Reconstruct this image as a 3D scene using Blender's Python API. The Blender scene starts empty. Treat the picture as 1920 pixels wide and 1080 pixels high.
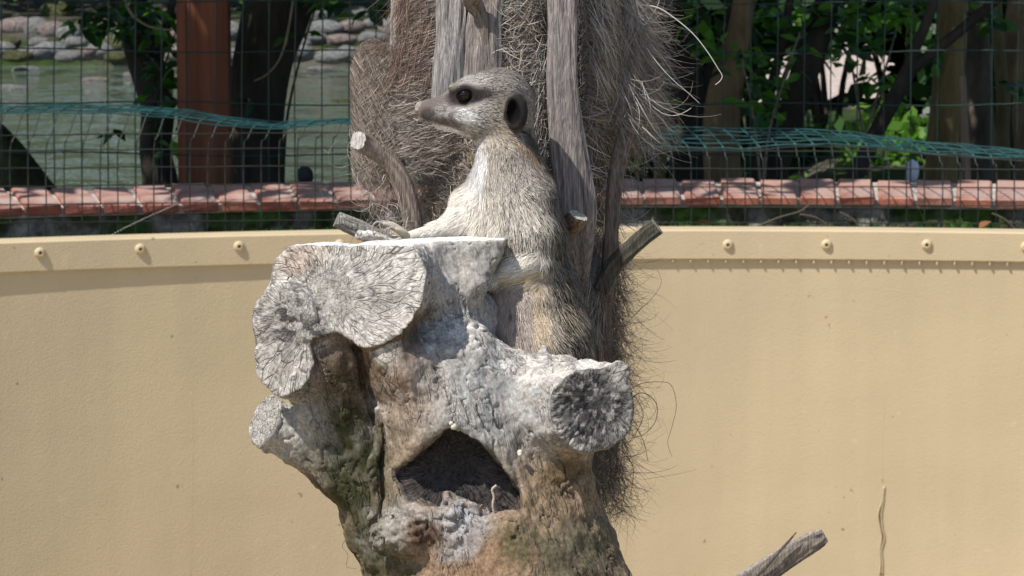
import bpy, math, random
import numpy as np
from mathutils import Vector, Matrix

rnd = random.Random(7)
rng = np.random.default_rng(7)
SC = bpy.context.scene
COL = SC.collection

# ------------------------------------------------------------------ camera
PITCH = math.radians(7.0)
DIST = 3.2                      # metres from the lens to the animal
PX = 1.0 / 1920.0               # metres that one photograph pixel covers at that distance
DPX = DIST / PX
S0 = np.array([0.0, 0.0, 1.72])
RIGHT = np.array([1.0, 0, 0])
UP = np.array([0, math.sin(PITCH), math.cos(PITCH)])
BACK = np.array([0, -math.cos(PITCH), math.sin(PITCH)])
CAM = S0 + DIST * BACK
cd = bpy.data.cameras.new('camera')
cam = bpy.data.objects.new('camera', cd)
COL.objects.link(cam)
cam.location = CAM
cam.rotation_euler = (math.pi / 2 - PITCH, 0, 0)
cd.sensor_width = 36.0
cd.lens = 36.0 * DIST / 1.0
cd.clip_start = 0.1
cd.clip_end = 600
cd.dof.use_dof = True
cd.dof.focus_distance = DIST - 0.02
cd.dof.aperture_fstop = 36.0
SC.camera = cam

# ------------------------------------------------------------------ light
SUN_EL = math.radians(56)
SUN_AZ = math.radians(235)       # clockwise from +Y
sund = Vector((math.sin(SUN_AZ) * math.cos(SUN_EL), math.cos(SUN_AZ) * math.cos(SUN_EL), math.sin(SUN_EL)))
w = bpy.data.worlds.new('World')
SC.world = w
w.use_nodes = True
nt = w.node_tree
sky = nt.nodes.new('ShaderNodeTexSky')
sky.sky_type = 'NISHITA'
sky.sun_disc = False
sky.sun_elevation = SUN_EL
sky.sun_rotation = SUN_AZ
nt.links.new(sky.outputs[0], nt.nodes['Background'].inputs[0])
nt.nodes['Background'].inputs[1].default_value = 0.10
sl = bpy.data.lights.new('sun', 'SUN')
sl.energy = 4.2
sl.angle = math.radians(0.53)
sl.color = (1.0, 0.95, 0.87)
so = bpy.data.objects.new('sun', sl)
COL.objects.link(so)
so.location = (-6, -5, 12)
so.rotation_euler = (-sund).to_track_quat('-Z', 'Y').to_euler()
SC.view_settings.view_transform = 'Standard'
SC.view_settings.look = 'None'
SC.view_settings.gamma = 1
SC.view_settings.exposure = 0.33
SC.cycles.use_denoising = True
SC.cycles.max_bounces = 6
SC.cycles.diffuse_bounces = 3
SC.cycles.transparent_max_bounces = 8

# ------------------------------------------------------------------ coordinates
def L(px, py, Z=0.0):
    """photo pixel + offset towards the lens (in pixels of the animal's plane) -> subject frame"""
    k = 1 - Z / DPX
    return np.array([(px - 960) * k, (540 - py) * k, Z], float)
def l2w(P):
    P = np.asarray(P, float)
    return S0 + PX * (P[..., 0:1] * RIGHT + P[..., 1:2] * UP + P[..., 2:3] * BACK)
def Wp(px, py, Z=0.0):
    return l2w(L(px, py, Z)[None])[0]
def at(px, py, depth):
    return Wp(px, py, (DIST - depth) / PX)
def ray(px, py):
    d = at(px, py, 1.0) - CAM
    return d / np.linalg.norm(d)
def atz(px, py, z):
    d = ray(px, py)
    return CAM + d * ((z - CAM[2]) / d[2])
def pix(Pl):
    k = 1 - Pl[:, 2] / DPX
    return Pl[:, 0] / k + 960, 540 - Pl[:, 1] / k

# ------------------------------------------------------------------ numpy noise
def _hash(ix, iy, iz, seed):
    h = (ix.astype(np.uint32) * np.uint32(374761393)) ^ (iy.astype(np.uint32) * np.uint32(668265263)) ^ (iz.astype(np.uint32) * np.uint32(2147483647 - 54321)) ^ np.uint32((seed * 974711 + 12345) & 0xffffffff)
    h ^= h >> np.uint32(13)
    h *= np.uint32(1274126177)
    h ^= h >> np.uint32(16)
    h *= np.uint32(2246822519)
    h ^= h >> np.uint32(13)
    return h.astype(np.float32) / np.float32(4294967295.0)
def vn(P, seed=0):
    P = np.asarray(P, np.float32)
    f = np.floor(P)
    i = f.astype(np.int64)
    t = P - f
    t = t * t * t * (t * (t * 6 - 15) + 10)
    r = 0
    for dx in (0, 1):
        wx = t[:, 0] if dx else 1 - t[:, 0]
        for dy in (0, 1):
            wy = t[:, 1] if dy else 1 - t[:, 1]
            for dz in (0, 1):
                wz = t[:, 2] if dz else 1 - t[:, 2]
                r = r + wx * wy * wz * _hash(i[:, 0] + dx, i[:, 1] + dy, i[:, 2] + dz, seed)
    return r
def fbm(P, seed=0, o=3):
    a, s, n = 1.0, 0.0, 0.0
    P = np.asarray(P, np.float32)
    for k in range(o):
        s = s + a * vn(P * (2.03 ** k), seed + 17 * k)
        n += a
        a *= 0.5
    return s / n
def ridge(n, sharp):
    return np.clip(1 - np.abs(2 * n - 1) * sharp, 0, 1)
def sstep(a, b, x):
    t = np.clip((x - a) / (b - a), 0, 1)
    return t * t * (3 - 2 * t)
def srgb(*c):
    c = np.array(c, float) / 255.0
    return np.where(c <= 0.04045, c / 12.92, ((c + 0.055) / 1.055) ** 2.4)

# ------------------------------------------------------------------ objects
def tag(o, label=None, cat=None, group=None, kind=None):
    if label: o['label'] = label
    if cat: o['category'] = cat
    if group: o['group'] = group
    if kind: o['kind'] = kind
    return o
def empty(name, loc, label=None, cat=None, group=None):
    o = bpy.data.objects.new(name, None)
    o.empty_display_size = 0.05
    COL.objects.link(o)
    o.location = loc
    return tag(o, label, cat, group)
def wloc(o):
    p = np.zeros(3)
    while o is not None:
        p = p + np.array(o.location)
        o = o.parent
    return p
def mesh_data(name, V, F, smooth=True, col=None, mats=None, mi=None, vec=None):
    V = np.asarray(V, np.float32)
    me = bpy.data.meshes.new(name)
    if isinstance(F, np.ndarray):
        n, k = F.shape
        me.vertices.add(len(V))
        me.vertices.foreach_set('co', V.ravel())
        me.loops.add(n * k)
        me.loops.foreach_set('vertex_index', F.astype(np.int32).ravel())
        me.polygons.add(n)
        me.polygons.foreach_set('loop_start', np.arange(0, n * k, k, dtype=np.int32))
        me.update(calc_edges=True)
    else:
        me.from_pydata([tuple(map(float, v)) for v in V], [], F)
    if smooth:
        me.polygons.foreach_set('use_smooth', np.ones(len(me.polygons), bool))
    if col is not None:
        a = me.color_attributes.new('Col', 'FLOAT_COLOR', 'POINT')
        c4 = np.ones((len(V), 4), np.float32)
        c4[:, :3] = col
        a.data.foreach_set('color', c4.ravel())
    for nm, arr in (vec or {}).items():
        at_ = me.attributes.new(nm, 'FLOAT_VECTOR' if arr.ndim == 2 else 'FLOAT', 'POINT')
        at_.data.foreach_set('vector' if arr.ndim == 2 else 'value', np.ascontiguousarray(arr, np.float32).ravel())
    for m in (mats or []):
        me.materials.append(m)
    if mi is not None:
        me.polygons.foreach_set('material_index', np.asarray(mi, np.int32))
    return me
def mk(name, V, F, mat, parent=None, col=None, smooth=True, mi=None, base=None, vec=None):
    """world-space mesh -> object; origin at the parent's base or at its own foot"""
    V = np.asarray(V, float)
    if parent is not None:
        loc = wloc(parent)
    elif base is not None:
        loc = np.asarray(base, float)
    else:
        lo, hi = V.min(0), V.max(0)
        loc = np.array([(lo[0] + hi[0]) / 2, (lo[1] + hi[1]) / 2, lo[2]])
    mats = mat if isinstance(mat, list) else [mat]
    me = mesh_data(name, V - loc, F, smooth, col, mats, mi, vec)
    o = bpy.data.objects.new(name, me)
    COL.objects.link(o)
    if parent is not None:
        o.parent = parent
    else:
        o.location = loc
    return o
def put(name, me, loc, parent=None, rot=None, scale=None):
    o = bpy.data.objects.new(name, me)
    COL.objects.link(o)
    if parent is not None:
        o.parent = parent
        loc = np.asarray(loc) - wloc(parent)
    o.location = loc
    if rot is not None: o.rotation_euler = rot
    if scale is not None: o.scale = scale
    return o
def resample(pts, n):
    pts = np.asarray(pts, float)
    k = len(pts)
    # Catmull-Rom through the control rows
    t = np.linspace(0, k - 1, n)
    i = np.clip(np.floor(t).astype(int), 0, k - 2)
    u = (t - i)[:, None]
    p0 = pts[np.clip(i - 1, 0, k - 1)]; p1 = pts[i]; p2 = pts[i + 1]; p3 = pts[np.clip(i + 2, 0, k - 1)]
    return 0.5 * (2 * p1 + (p2 - p0) * u + (2 * p0 - 5 * p1 + 4 * p2 - p3) * u * u + (3 * p1 - p0 - 3 * p2 + p3) * u ** 3)
def tube(P, R, n=6, caps=True):
    P = np.asarray(P, float); m = len(P)
    R = np.broadcast_to(np.asarray(R, float), (m,))
    T = np.gradient(P, axis=0)
    T /= np.linalg.norm(T, axis=1)[:, None] + 1e-12
    ref = np.array([0, 1.0, 0]) if abs(T[0][1]) < 0.8 else np.array([1.0, 0, 0])
    N = []
    a = np.cross(T[0], ref); a /= np.linalg.norm(a)
    for k in range(m):
        a = a - T[k] * a.dot(T[k]); a /= np.linalg.norm(a) + 1e-12
        N.append(a)
    N = np.array(N); B = np.cross(T, N)
    ang = np.linspace(0, 2 * math.pi, n, endpoint=False)
    V = P[:, None] + R[:, None, None] * (np.cos(ang)[None, :, None] * N[:, None] + np.sin(ang)[None, :, None] * B[:, None])
    V = V.reshape(-1, 3)
    F = [[k * n + j, k * n + (j + 1) % n, (k + 1) * n + (j + 1) % n, (k + 1) * n + j] for k in range(m - 1) for j in range(n)]
    if caps:
        F += [list(range(n))[::-1], [(m - 1) * n + j for j in range(n)]]
    return V, F
def join(parts):
    V, F, o = [], [], 0
    for v, f in parts:
        V.append(v); F += [[i + o for i in q] for q in f]; o += len(v)
    return np.concatenate(V), F
def box(c, ax, ay, az):
    """centre and three half-axis vectors"""
    c, ax, ay, az = map(np.asarray, (c, ax, ay, az))
    V = np.array([c + i * ax + j * ay + k * az for k in (-1, 1) for j in (-1, 1) for i in (-1, 1)], float)
    F = [[0, 2, 3, 1], [4, 5, 7, 6], [0, 1, 5, 4], [2, 6, 7, 3], [0, 4, 6, 2], [1, 3, 7, 5]]
    return V, F

# ------------------------------------------------------------------ signed-distance sculpting
def seg(P, a, b, ra, rb):
    a = np.asarray(a, np.float32); b = np.asarray(b, np.float32)
    ab = b - a
    t = np.clip((P - a) @ ab / max(float(ab @ ab), 1e-9), 0, 1)
    return np.linalg.norm(P - a - t[:, None] * ab, axis=1) - (ra + t * (rb - ra))
def ell(P, c, r):
    q = (P - np.asarray(c, np.float32)) / np.asarray(r, np.float32)
    k = np.linalg.norm(q, axis=1)
    return (k - 1) * min(r)
def smin(a, b, k):
    h = np.clip(0.5 + 0.5 * (b - a) / k, 0, 1)
    return b + (a - b) * h - k * h * (1 - h)
def smax(a, b, k):
    return -smin(-a, -b, k)
def chain(P, rows, k=12):
    d = None
    for (p, q) in zip(rows[:-1], rows[1:]):
        e = seg(P, L(*p[:3]), L(*q[:3]), p[3], q[3])
        d = e if d is None else smin(d, e, k)
    return d
def plane(P, c, n):
    n = np.asarray(n, np.float32); n = n / np.linalg.norm(n)
    return (P - np.asarray(c, np.float32)) @ n
def surface(sdf, lo, hi, h):
    lo = np.array(lo, float); hi = np.array(hi, float)
    B = 8
    nb = np.ceil((hi - lo) / h / B).astype(int)
    dims = nb * B
    g = np.stack(np.meshgrid(*[np.arange(k) for k in nb], indexing='ij'), -1).reshape(-1, 3)
    cen = (lo + (g * B + (B - 1) / 2) * h).astype(np.float32)
    dc = sdf(cen)
    vol = np.ones(tuple(dims), np.float32)
    vb = vol.reshape(nb[0], B, nb[1], B, nb[2], B)
    sg = np.sign(dc).reshape(nb)
    vb[:] = sg[:, None, :, None, :, None]
    act = g[np.abs(dc) < B * h * 0.87 * 1.5 + 6]
    off = np.stack(np.meshgrid(*[np.arange(B)] * 3, indexing='ij'), -1).reshape(-1, 3)
    for s in range(0, len(act), 1500):
        bb = act[s:s + 1500]
        idx = (bb[:, None] * B + off[None]).reshape(-1, 3)
        d = sdf((lo + idx * h).astype(np.float32))
        vol[idx[:, 0], idx[:, 1], idx[:, 2]] = d
    ins = vol < 0
    c = [(i, j, k) for i in (0, 1) for j in (0, 1) for k in (0, 1)]
    cnt = np.zeros(tuple(dims - 1), np.int8)
    for i, j, k in c:
        cnt += ins[i:dims[0] - 1 + i, j:dims[1] - 1 + j, k:dims[2] - 1 + k]
    cells = np.argwhere((cnt > 0) & (cnt < 8))
    val = np.stack([vol[cells[:, 0] + i, cells[:, 1] + j, cells[:, 2] + k] for i, j, k in c], 1)
    acc = np.zeros((len(cells), 3)); num = np.zeros(len(cells))
    for a in range(8):
        for b in range(a + 1, 8):
            ca, cb = np.array(c[a]), np.array(c[b])
            if np.abs(ca - cb).sum() != 1: continue
            m = (val[:, a] < 0) != (val[:, b] < 0)
            t = val[m, a] / (val[m, a] - val[m, b])
            acc[m] += ca + t[:, None] * (cb - ca)
            num[m] += 1
    V = lo + (cells + acc / num[:, None]) * h
    im = np.full(tuple(dims - 1), -1, np.int32)
    im[cells[:, 0], cells[:, 1], cells[:, 2]] = np.arange(len(cells))
    Q = []
    for ax in range(3):
        u, v = (ax + 1) % 3, (ax + 2) % 3
        sl0 = [slice(1, -1)] * 3; sl1 = [slice(1, -1)] * 3
        sl0[ax] = slice(0, -1); sl1[ax] = slice(1, None)
        A = ins[tuple(sl0)]; Bm = ins[tuple(sl1)]
        e = np.argwhere(A != Bm)
        flip = A[e[:, 0], e[:, 1], e[:, 2]]
        base = e + 1
        base[:, ax] -= 1
        du = np.zeros(3, int); dv = np.zeros(3, int); du[u] = 1; dv[v] = 1
        ok = np.all(base < np.array(im.shape), axis=1)
        base, flip = base[ok], flip[ok]
        q = np.stack([im[tuple((base - a * du - b * dv).T)] for a, b in ((1, 1), (0, 1), (0, 0), (1, 0))], 1)
        q[~flip] = q[~flip][:, ::-1]
        Q.append(q[(q >= 0).all(1)])
    return V, np.concatenate(Q)
def vnormals(V, Q):
    n = np.cross(V[Q[:, 2]] - V[Q[:, 0]], V[Q[:, 3]] - V[Q[:, 1]])
    N = np.zeros_like(V)
    for k in range(Q.shape[1]):
        for c in range(3):
            N[:, c] += np.bincount(Q[:, k], weights=n[:, c], minlength=len(V))
    return N / (np.linalg.norm(N, axis=1)[:, None] + 1e-12)
def strands(P, width, wdir=None, taper=0.25):
    """P (n, m, 3) world polylines -> flat tapering ribbons"""
    n, m, _ = P.shape
    T = np.gradient(P, axis=1)
    T /= np.linalg.norm(T, axis=2)[..., None] + 1e-12
    if wdir is None:
        wdir = rng.normal(size=(n, 1, 3))
    else:
        wdir = wdir[:, None]
    Wd = np.cross(T, np.broadcast_to(wdir, P.shape))
    Wd /= np.linalg.norm(Wd, axis=2)[..., None] + 1e-9
    prof = (1 - (1 - taper) * np.linspace(0, 1, m) ** 1.5)[None, :, None]
    wd = np.broadcast_to(np.asarray(width, float).reshape(-1, 1, 1), (n, 1, 1)) * 0.5 * prof
    V = np.stack([P - Wd * wd, P + Wd * wd], 2).reshape(-1, 3)
    base = (np.arange(n) * m * 2)[:, None] + (np.arange(m - 1) * 2)[None]
    b = base.reshape(-1)
    return V, np.stack([b, b + 1, b + 3, b + 2], 1)

# ------------------------------------------------------------------ materials
def mat(name, color=(0.5, 0.5, 0.5), rough=0.8, spec=0.3, attr=False, noise=None, bump=None, scale2=None, metal=0.0, streak=None):
    """noise=(scale, dark, light) multiplies the colour, bump=(scale, strength, dist)"""
    m = bpy.data.materials.new(name); m.use_nodes = True
    t = m.node_tree; nd = t.nodes; lk = t.links
    b = nd['Principled BSDF']
    b.inputs['Roughness'].default_value = rough
    b.inputs['Specular IOR Level'].default_value = spec
    b.inputs['Metallic'].default_value = metal
    tc = nd.new('ShaderNodeTexCoord')
    if attr:
        a = nd.new('ShaderNodeVertexColor'); a.layer_name = 'Col'; src = a.outputs[0]
    else:
        a = nd.new('ShaderNodeRGB'); a.outputs[0].default_value = (*color, 1); src = a.outputs[0]
    if noise:
        mp = nd.new('ShaderNodeMapping'); lk.new(tc.outputs['Object'], mp.inputs[0])
        if streak: mp.inputs['Scale'].default_value = streak
        nz = nd.new('ShaderNodeTexNoise'); nz.inputs['Scale'].default_value = noise[0]; nz.inputs['Detail'].default_value = 7
        nz.inputs['Roughness'].default_value = 0.65
        lk.new(mp.outputs[0], nz.inputs['Vector'])
        mr = nd.new('ShaderNodeMapRange'); mr.inputs[1].default_value = 0.3; mr.inputs[2].default_value = 0.7
        mr.inputs[3].default_value = noise[1]; mr.inputs[4].default_value = noise[2]
        lk.new(nz.outputs[0], mr.inputs[0])
        mx = nd.new('ShaderNodeVectorMath'); mx.operation = 'SCALE'
        lk.new(src, mx.inputs[0]); lk.new(mr.outputs[0], mx.inputs['Scale']); src = mx.outputs[0]
    lk.new(src, b.inputs['Base Color'])
    if bump:
        nz2 = nd.new('ShaderNodeTexNoise'); nz2.inputs['Scale'].default_value = bump[0]; nz2.inputs['Detail'].default_value = 6
        mp2 = nd.new('ShaderNodeMapping'); lk.new(tc.outputs['Object'], mp2.inputs[0])
        if streak: mp2.inputs['Scale'].default_value = streak
        lk.new(mp2.outputs[0], nz2.inputs['Vector'])
        bp = nd.new('ShaderNodeBump'); bp.inputs['Strength'].default_value = bump[1]; bp.inputs['Distance'].default_value = bump[2]
        lk.new(nz2.outputs[0], bp.inputs['Height']); lk.new(bp.outputs[0], b.inputs['Normal'])
    return m
# ================================================================== enclosure, wall, fences, pond
RW = 5.6
apx = at(1280, 430, 9.0)
CX, CY = 0.5, apx[1] - RW
def on_circle(px, py, r):
    d = ray(px, py); o = CAM
    a = d[0] ** 2 + d[1] ** 2
    b = 2 * ((o[0] - CX) * d[0] + (o[1] - CY) * d[1])
    c = (o[0] - CX) ** 2 + (o[1] - CY) ** 2 - r * r
    t = (-b + math.sqrt(b * b - 4 * a * c)) / (2 * a)
    return o + d * t
def ang_of(p):
    return math.atan2(p[0] - CX, p[1] - CY)
def cyl(a, r, z):
    return np.array([CX + r * math.sin(a), CY + r * math.cos(a), z])
ZWALL = apx[2]
ZG = ZWALL - 0.16                   # ground outside, behind the parapet
ZPOND = ZG - 0.06
# ---- ground: one sheet, enclosure floor inside the wall, bank outside, pond bed hollowed
POND = (-9.5, 0.9, CY + RW + 1.9, CY + RW + 12.5)       # x0 x1 y0 y1
rads = np.concatenate([[0.01], np.linspace(1, RW + 0.2, 8), np.linspace(RW + 0.3, 20, 50), np.geomspace(21, 260, 22)])
thg = np.linspace(0, 2 * math.pi, 240, endpoint=False)
GV = []
for r in rads:
    x = CX + r * np.sin(thg); y = CY + r * np.cos(thg)
    if r < RW + 0.25:
        z = 0.0 * x + 0.012 * (fbm(np.stack([x * 2, y * 2, 0 * x], 1), 3, 3) - 0.5)
    else:
        z = ZG + 0.10 * (fbm(np.stack([x * 0.7, y * 0.7, 0 * x], 1), 3, 3) - 0.5)
        wob = 0.6 * (fbm(np.stack([x * 0.5, y * 0.5, 0 * x + 7], 1), 13, 2) - 0.5)
        inx = sstep(POND[0] - 0.4, POND[0] + 0.4, x + wob) * (1 - sstep(POND[1] - 0.4, POND[1] + 0.4, x + wob))
        iny = sstep(POND[2] - 0.3, POND[2] + 0.3, y + wob) * (1 - sstep(POND[3] - 0.5, POND[3] + 0.5, y + wob))
        z = z - 0.5 * inx * iny + 0.06 * np.clip(y - 23, 0, 40)
    GV.append(np.stack([x, y, z + 0 * x], 1))
GV = np.concatenate(GV)
ng = len(thg)
GF = np.array([[k * ng + j, (k + 1) * ng + j, (k + 1) * ng + (j + 1) % ng, k * ng + (j + 1) % ng] for k in range(len(rads) - 1) for j in range(ng)])[:, ::-1]
n_ = fbm(GV * np.array([1.2, 1.2, 0]), 33, 4)
gc = np.where((n_ > 0.54)[:, None], np.array([[0.030, 0.050, 0.014]]), np.array([[0.085, 0.078, 0.062]]))
inr = np.hypot(GV[:, 0] - CX, GV[:, 1] - CY) < RW + 0.25
gc[inr] = np.array([0.42, 0.34, 0.22])
M_ground = mat('ground', attr=True, rough=0.95, spec=0.1, noise=(6, 0.5, 1.5), bump=(18, 0.8, 0.05))
tag(mk('ground', GV, GF, M_ground, None, col=gc, base=(0, 0, 0)), kind='structure')
# water
M_water = bpy.data.materials.new('pond_water'); M_water.use_nodes = True
t_ = M_water.node_tree; b_ = t_.nodes['Principled BSDF']
b_.inputs['Base Color'].default_value = (0.10, 0.12, 0.088, 1); b_.inputs['Roughness'].default_value = 0.04
b_.inputs['Specular IOR Level'].default_value = 0.5
tcw = t_.nodes.new('ShaderNodeTexCoord'); mpw = t_.nodes.new('ShaderNodeMapping'); mpw.inputs['Scale'].default_value = (1.5, 0.8, 1)
nw = t_.nodes.new('ShaderNodeTexNoise'); nw.inputs['Scale'].default_value = 2.4; nw.inputs['Detail'].default_value = 4
bw = t_.nodes.new('ShaderNodeBump'); bw.inputs['Strength'].default_value = 0.8; bw.inputs['Distance'].default_value = 0.11
t_.links.new(tcw.outputs['Object'], mpw.inputs[0]); t_.links.new(mpw.outputs[0], nw.inputs['Vector'])
t_.links.new(nw.outputs[0], bw.inputs['Height']); t_.links.new(bw.outputs[0], b_.inputs['Normal'])
wx = np.linspace(POND[0] - 1.2, POND[1] + 1.2, 40); wy = np.linspace(POND[2] - 0.8, POND[3] + 1, 60)
WV = np.array([[a, b, ZPOND - 0.03] for b in wy for a in wx])
WF = np.array([[i * 40 + j, i * 40 + j + 1, (i + 1) * 40 + j + 1, (i + 1) * 40 + j] for i in range(59) for j in range(39)])
tag(mk('pond_water', WV, WF, M_water, None), kind='structure')
# pale gravel path beyond the trees on the right
PA = [atz(1260, 205, ZG + 0.03), atz(1760, 190, ZG + 0.03), atz(1740, 95, ZG + 0.03), atz(1300, 100, ZG + 0.03)]
PV, PF = [], []
for i in range(13):
    for j in range(21):
        u, v = j / 20, i / 12
        p = (PA[0] * (1 - u) + PA[1] * u) * (1 - v) + (PA[3] * (1 - u) + PA[2] * u) * v
        p[2] = ZG + 0.075 + 0.06 * max(0, p[1] - 23)
        if i in (0, 12): p[1] += rnd.uniform(-0.4, 0.4)
        PV.append(p)
PF = [[i * 21 + j, i * 21 + j + 1, (i + 1) * 21 + j + 1, (i + 1) * 21 + j] for i in range(12) for j in range(20)]
tag(mk('path', PV, PF, mat('pale_gravel', (0.5, 0.42, 0.37), 0.95, 0.1, noise=(12, 0.6, 1.3), bump=(60, 0.6, 0.02)), None), kind='structure')

# ---- painted enclosure wall with riveted rim
A0, A1 = -1.15, 1.0
def arc_slab(r0, r1, z0, z1, n=160, a0=A0, a1=A1, bev=0.0):
    prof = [(r0, z0), (r0, z1 - bev), (r0 + bev, z1), (r1 - bev, z1), (r1, z1 - bev), (r1, z0)] if bev else [(r0, z0), (r0, z1), (r1, z1), (r1, z0)]
    k = len(prof); V = []; F = []
    for a in np.linspace(a0, a1, n):
        V += [cyl(a, r, z) for r, z in prof]
    for i in range(n - 1):
        for j in range(k):
            F.append([i * k + j, i * k + (j + 1) % k, (i + 1) * k + (j + 1) % k, (i + 1) * k + j])
    F += [list(range(k))[::-1], [(n - 1) * k + j for j in range(k)]]
    return np.array(V), F
M_wall = mat('wall_paint', (0.57, 0.465, 0.305), 0.6, 0.3)
nt = M_wall.node_tree; nd = nt.nodes; lk = nt.links; bs = nd['Principled BSDF']
tc = nd.new('ShaderNodeTexCoord')
def nz_(scale, det=4, vec=None, rough=0.5):
    n = nd.new('ShaderNodeTexNoise'); n.inputs['Scale'].default_value = scale; n.inputs['Detail'].default_value = det; n.inputs['Roughness'].default_value = rough
    lk.new(vec if vec is not None else tc.outputs['Object'], n.inputs['Vector']); return n
big = nz_(1.6, 3); mps = nd.new('ShaderNodeMapping'); mps.inputs['Scale'].default_value = (9, 9, 0.7); lk.new(tc.outputs['Object'], mps.inputs[0])
stre = nz_(1.0, 4, mps.outputs[0]); spk = nz_(42, 2); sp2 = nz_(24, 1)
def rng_(src, a, b, c, d):
    m_ = nd.new('ShaderNodeMapRange'); lk.new(src, m_.inputs[0])
    for i, v in enumerate((a, b, c, d)): m_.inputs[i + 1].default_value = v
    return m_.outputs[0]
def mul(a, b):
    m_ = nd.new('ShaderNodeMath'); m_.operation = 'MULTIPLY'; lk.new(a, m_.inputs[0]); lk.new(b, m_.inputs[1]); return m_.outputs[0]
fac = mul(mul(rng_(big.outputs[0], 0.3, 0.7, 0.93, 1.05), rng_(stre.outputs[0], 0.35, 0.7, 0.965, 1.02)), mul(rng_(spk.outputs[0], 0.735, 0.78, 1.0, 0.5), rng_(sp2.outputs[0], 0.2, 0.26, 1.07, 1.0)))
vm = nd.new('ShaderNodeVectorMath'); vm.operation = 'SCALE'; vm.inputs[0].default_value = (0.57, 0.465, 0.305); lk.new(fac, vm.inputs['Scale']); lk.new(vm.outputs[0], bs.inputs['Base Color'])
ad = nd.new('ShaderNodeMath'); ad.operation = 'ADD'
lump = nz_(3.5, 3); grain = nz_(190, 4)
lk.new(rng_(lump.outputs[0], 0, 1, 0, 0.8), ad.inputs[0]); lk.new(rng_(grain.outputs[0], 0.3, 0.7, 0, 0.10), ad.inputs[1])
bp = nd.new('ShaderNodeBump'); bp.inputs['Strength'].default_value = 0.5; bp.inputs['Distance'].default_value = 0.008
lk.new(ad.outputs[0], bp.inputs['Height']); lk.new(bp.outputs[0], bs.inputs['Normal'])
wall = empty('enclosure_wall', (CX, CY + RW, 0), 'curved tan painted enclosure wall with bolted rim', 'wall')
v, f = arc_slab(RW, RW + 0.07, 0, ZWALL - 0.005); mk('wall_panel', v, f, M_wall, wall, smooth=False)
ZB = on_circle(1300, 484, RW)[2]
v, f = arc_slab(RW - 0.012, RW + 0.085, ZB, ZWALL, bev=0.004); mk('rim_band', v, f, M_wall, wall, smooth=False)
# bolts: domed washer with a socket
def bolt_mesh():
    n = 18; V = []; F = []
    prof = [(0.015, 0.0), (0.0148, 0.003), (0.012, 0.006), (0.0075, 0.0085), (0.0045, 0.009), (0.004, 0.0045), (0.0001, 0.0045)]
    for r, h in prof:
        for j in range(n):
            a = 2 * math.pi * j / n
            V.append((r * math.cos(a), -h, r * math.sin(a)))
    for i in range(len(prof) - 1):
        for j in range(n):
            F.append([i * n + j, i * n + (j + 1) % n, (i + 1) * n + (j + 1) % n, (i + 1) * n + j])
    mi = [1 if (q // n) >= 4 else 0 for q in range(len(F))]
    return mesh_data('bolt', V, F, True, None, [M_wall, mat('bolt_hole', (0.16, 0.12, 0.07), 0.7)], mi)
BM = bolt_mesh()
for (x, y) in [(-112, 480), (75, 474), (263, 467), (448, 462), (637, 459), (823, 457), (1009, 456), (1180, 457), (1365, 459), (1550, 459), (1738, 459), (1924, 463)]:
    p = on_circle(x, y, RW - 0.012)
    put('bolt', BM, p, wall, rot=(0, 0, -ang_of(p)))
# painted-over wire ends below and above the rim

ND = [(x, 487 + 4 * max(0, (x - 1250) / 670)) for x in range(1262, 1925, 33)] + [(60, 507), (205, 496), (290, 493), (405, 489), (420, 489)]
for (x, y) in ND:
    p = on_circle(x, y, RW - 0.004)
    ln = 0.001 + 0.007 * max(0.1, (x - 1250) / 670)
    v, f = tube(np.array([p + [0, -0.001, 0.006], p + [0, -0.004, 0], p + [0, -0.0045, -ln - 0.003], p + [0, -0.0035, -ln - 0.006]]), [0.0024, 0.0028, 0.0034, 0.0012], 6)
    mk('wire_end', v, f, M_wall, wall)
# split in the paint, bottom right
M_crack = mat('bare_crack', (0.20, 0.14, 0.075), 0.9, 0.1)
ck = [(1657, 912), (1655, 940), (1650, 965), (1652, 990), (1656, 1008), (1651, 1030), (1653, 1050), (1652, 1078)]
cv, cf = [], []
for i, (x, y) in enumerate(ck):
    h = [0.5, 1.5, 2.5, 1.5, 3, 1.5, 2, 1.5][i] * 1.46e-3
    c = on_circle(x, y, RW - 0.0015); cv += [c - [h * 0.6, 0, 0], c + [h * 0.6, 0, 0]]
cf = [[2 * i, 2 * i + 1, 2 * i + 3, 2 * i + 2] for i in range(len(ck) - 1)]
mk('paint_crack', cv, cf, M_crack, wall)
for sd in (-1, 1):
    P = np.array([on_circle(x + sd * [0.5, 2, 3, 2, 3.4, 2, 2.6, 2][i] + rnd.uniform(-1.2, 1.2), y, RW - 0.002) for i, (x, y) in enumerate(ck)])
    v, f = tube(resample(P, 30), 0.0014 + 0.0008 * rng.random(30), 6); mk('paint_lip', v, f, M_wall, wall)
P = resample(np.array([on_circle(x, y, RW + 0.0) for x, y in ((1655, 905), (1655, 820), (1660, 740), (1668, 680), (1680, 620))]), 24) + np.array([0, 0.0016, 0])
v, f = tube(P, 0.0020, 6); mk('paint_lip', v, f, M_wall, wall)
P = resample(np.array([on_circle(x, y, RW + 0.0) for x, y in ((358, 735), (362, 820), (360, 930), (358, 1085))]), 24) + np.array([0, 0.0012, 0])
v, f = tube(P, 0.0016, 6); mk('paint_lip', v, f, M_wall, wall)

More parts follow.
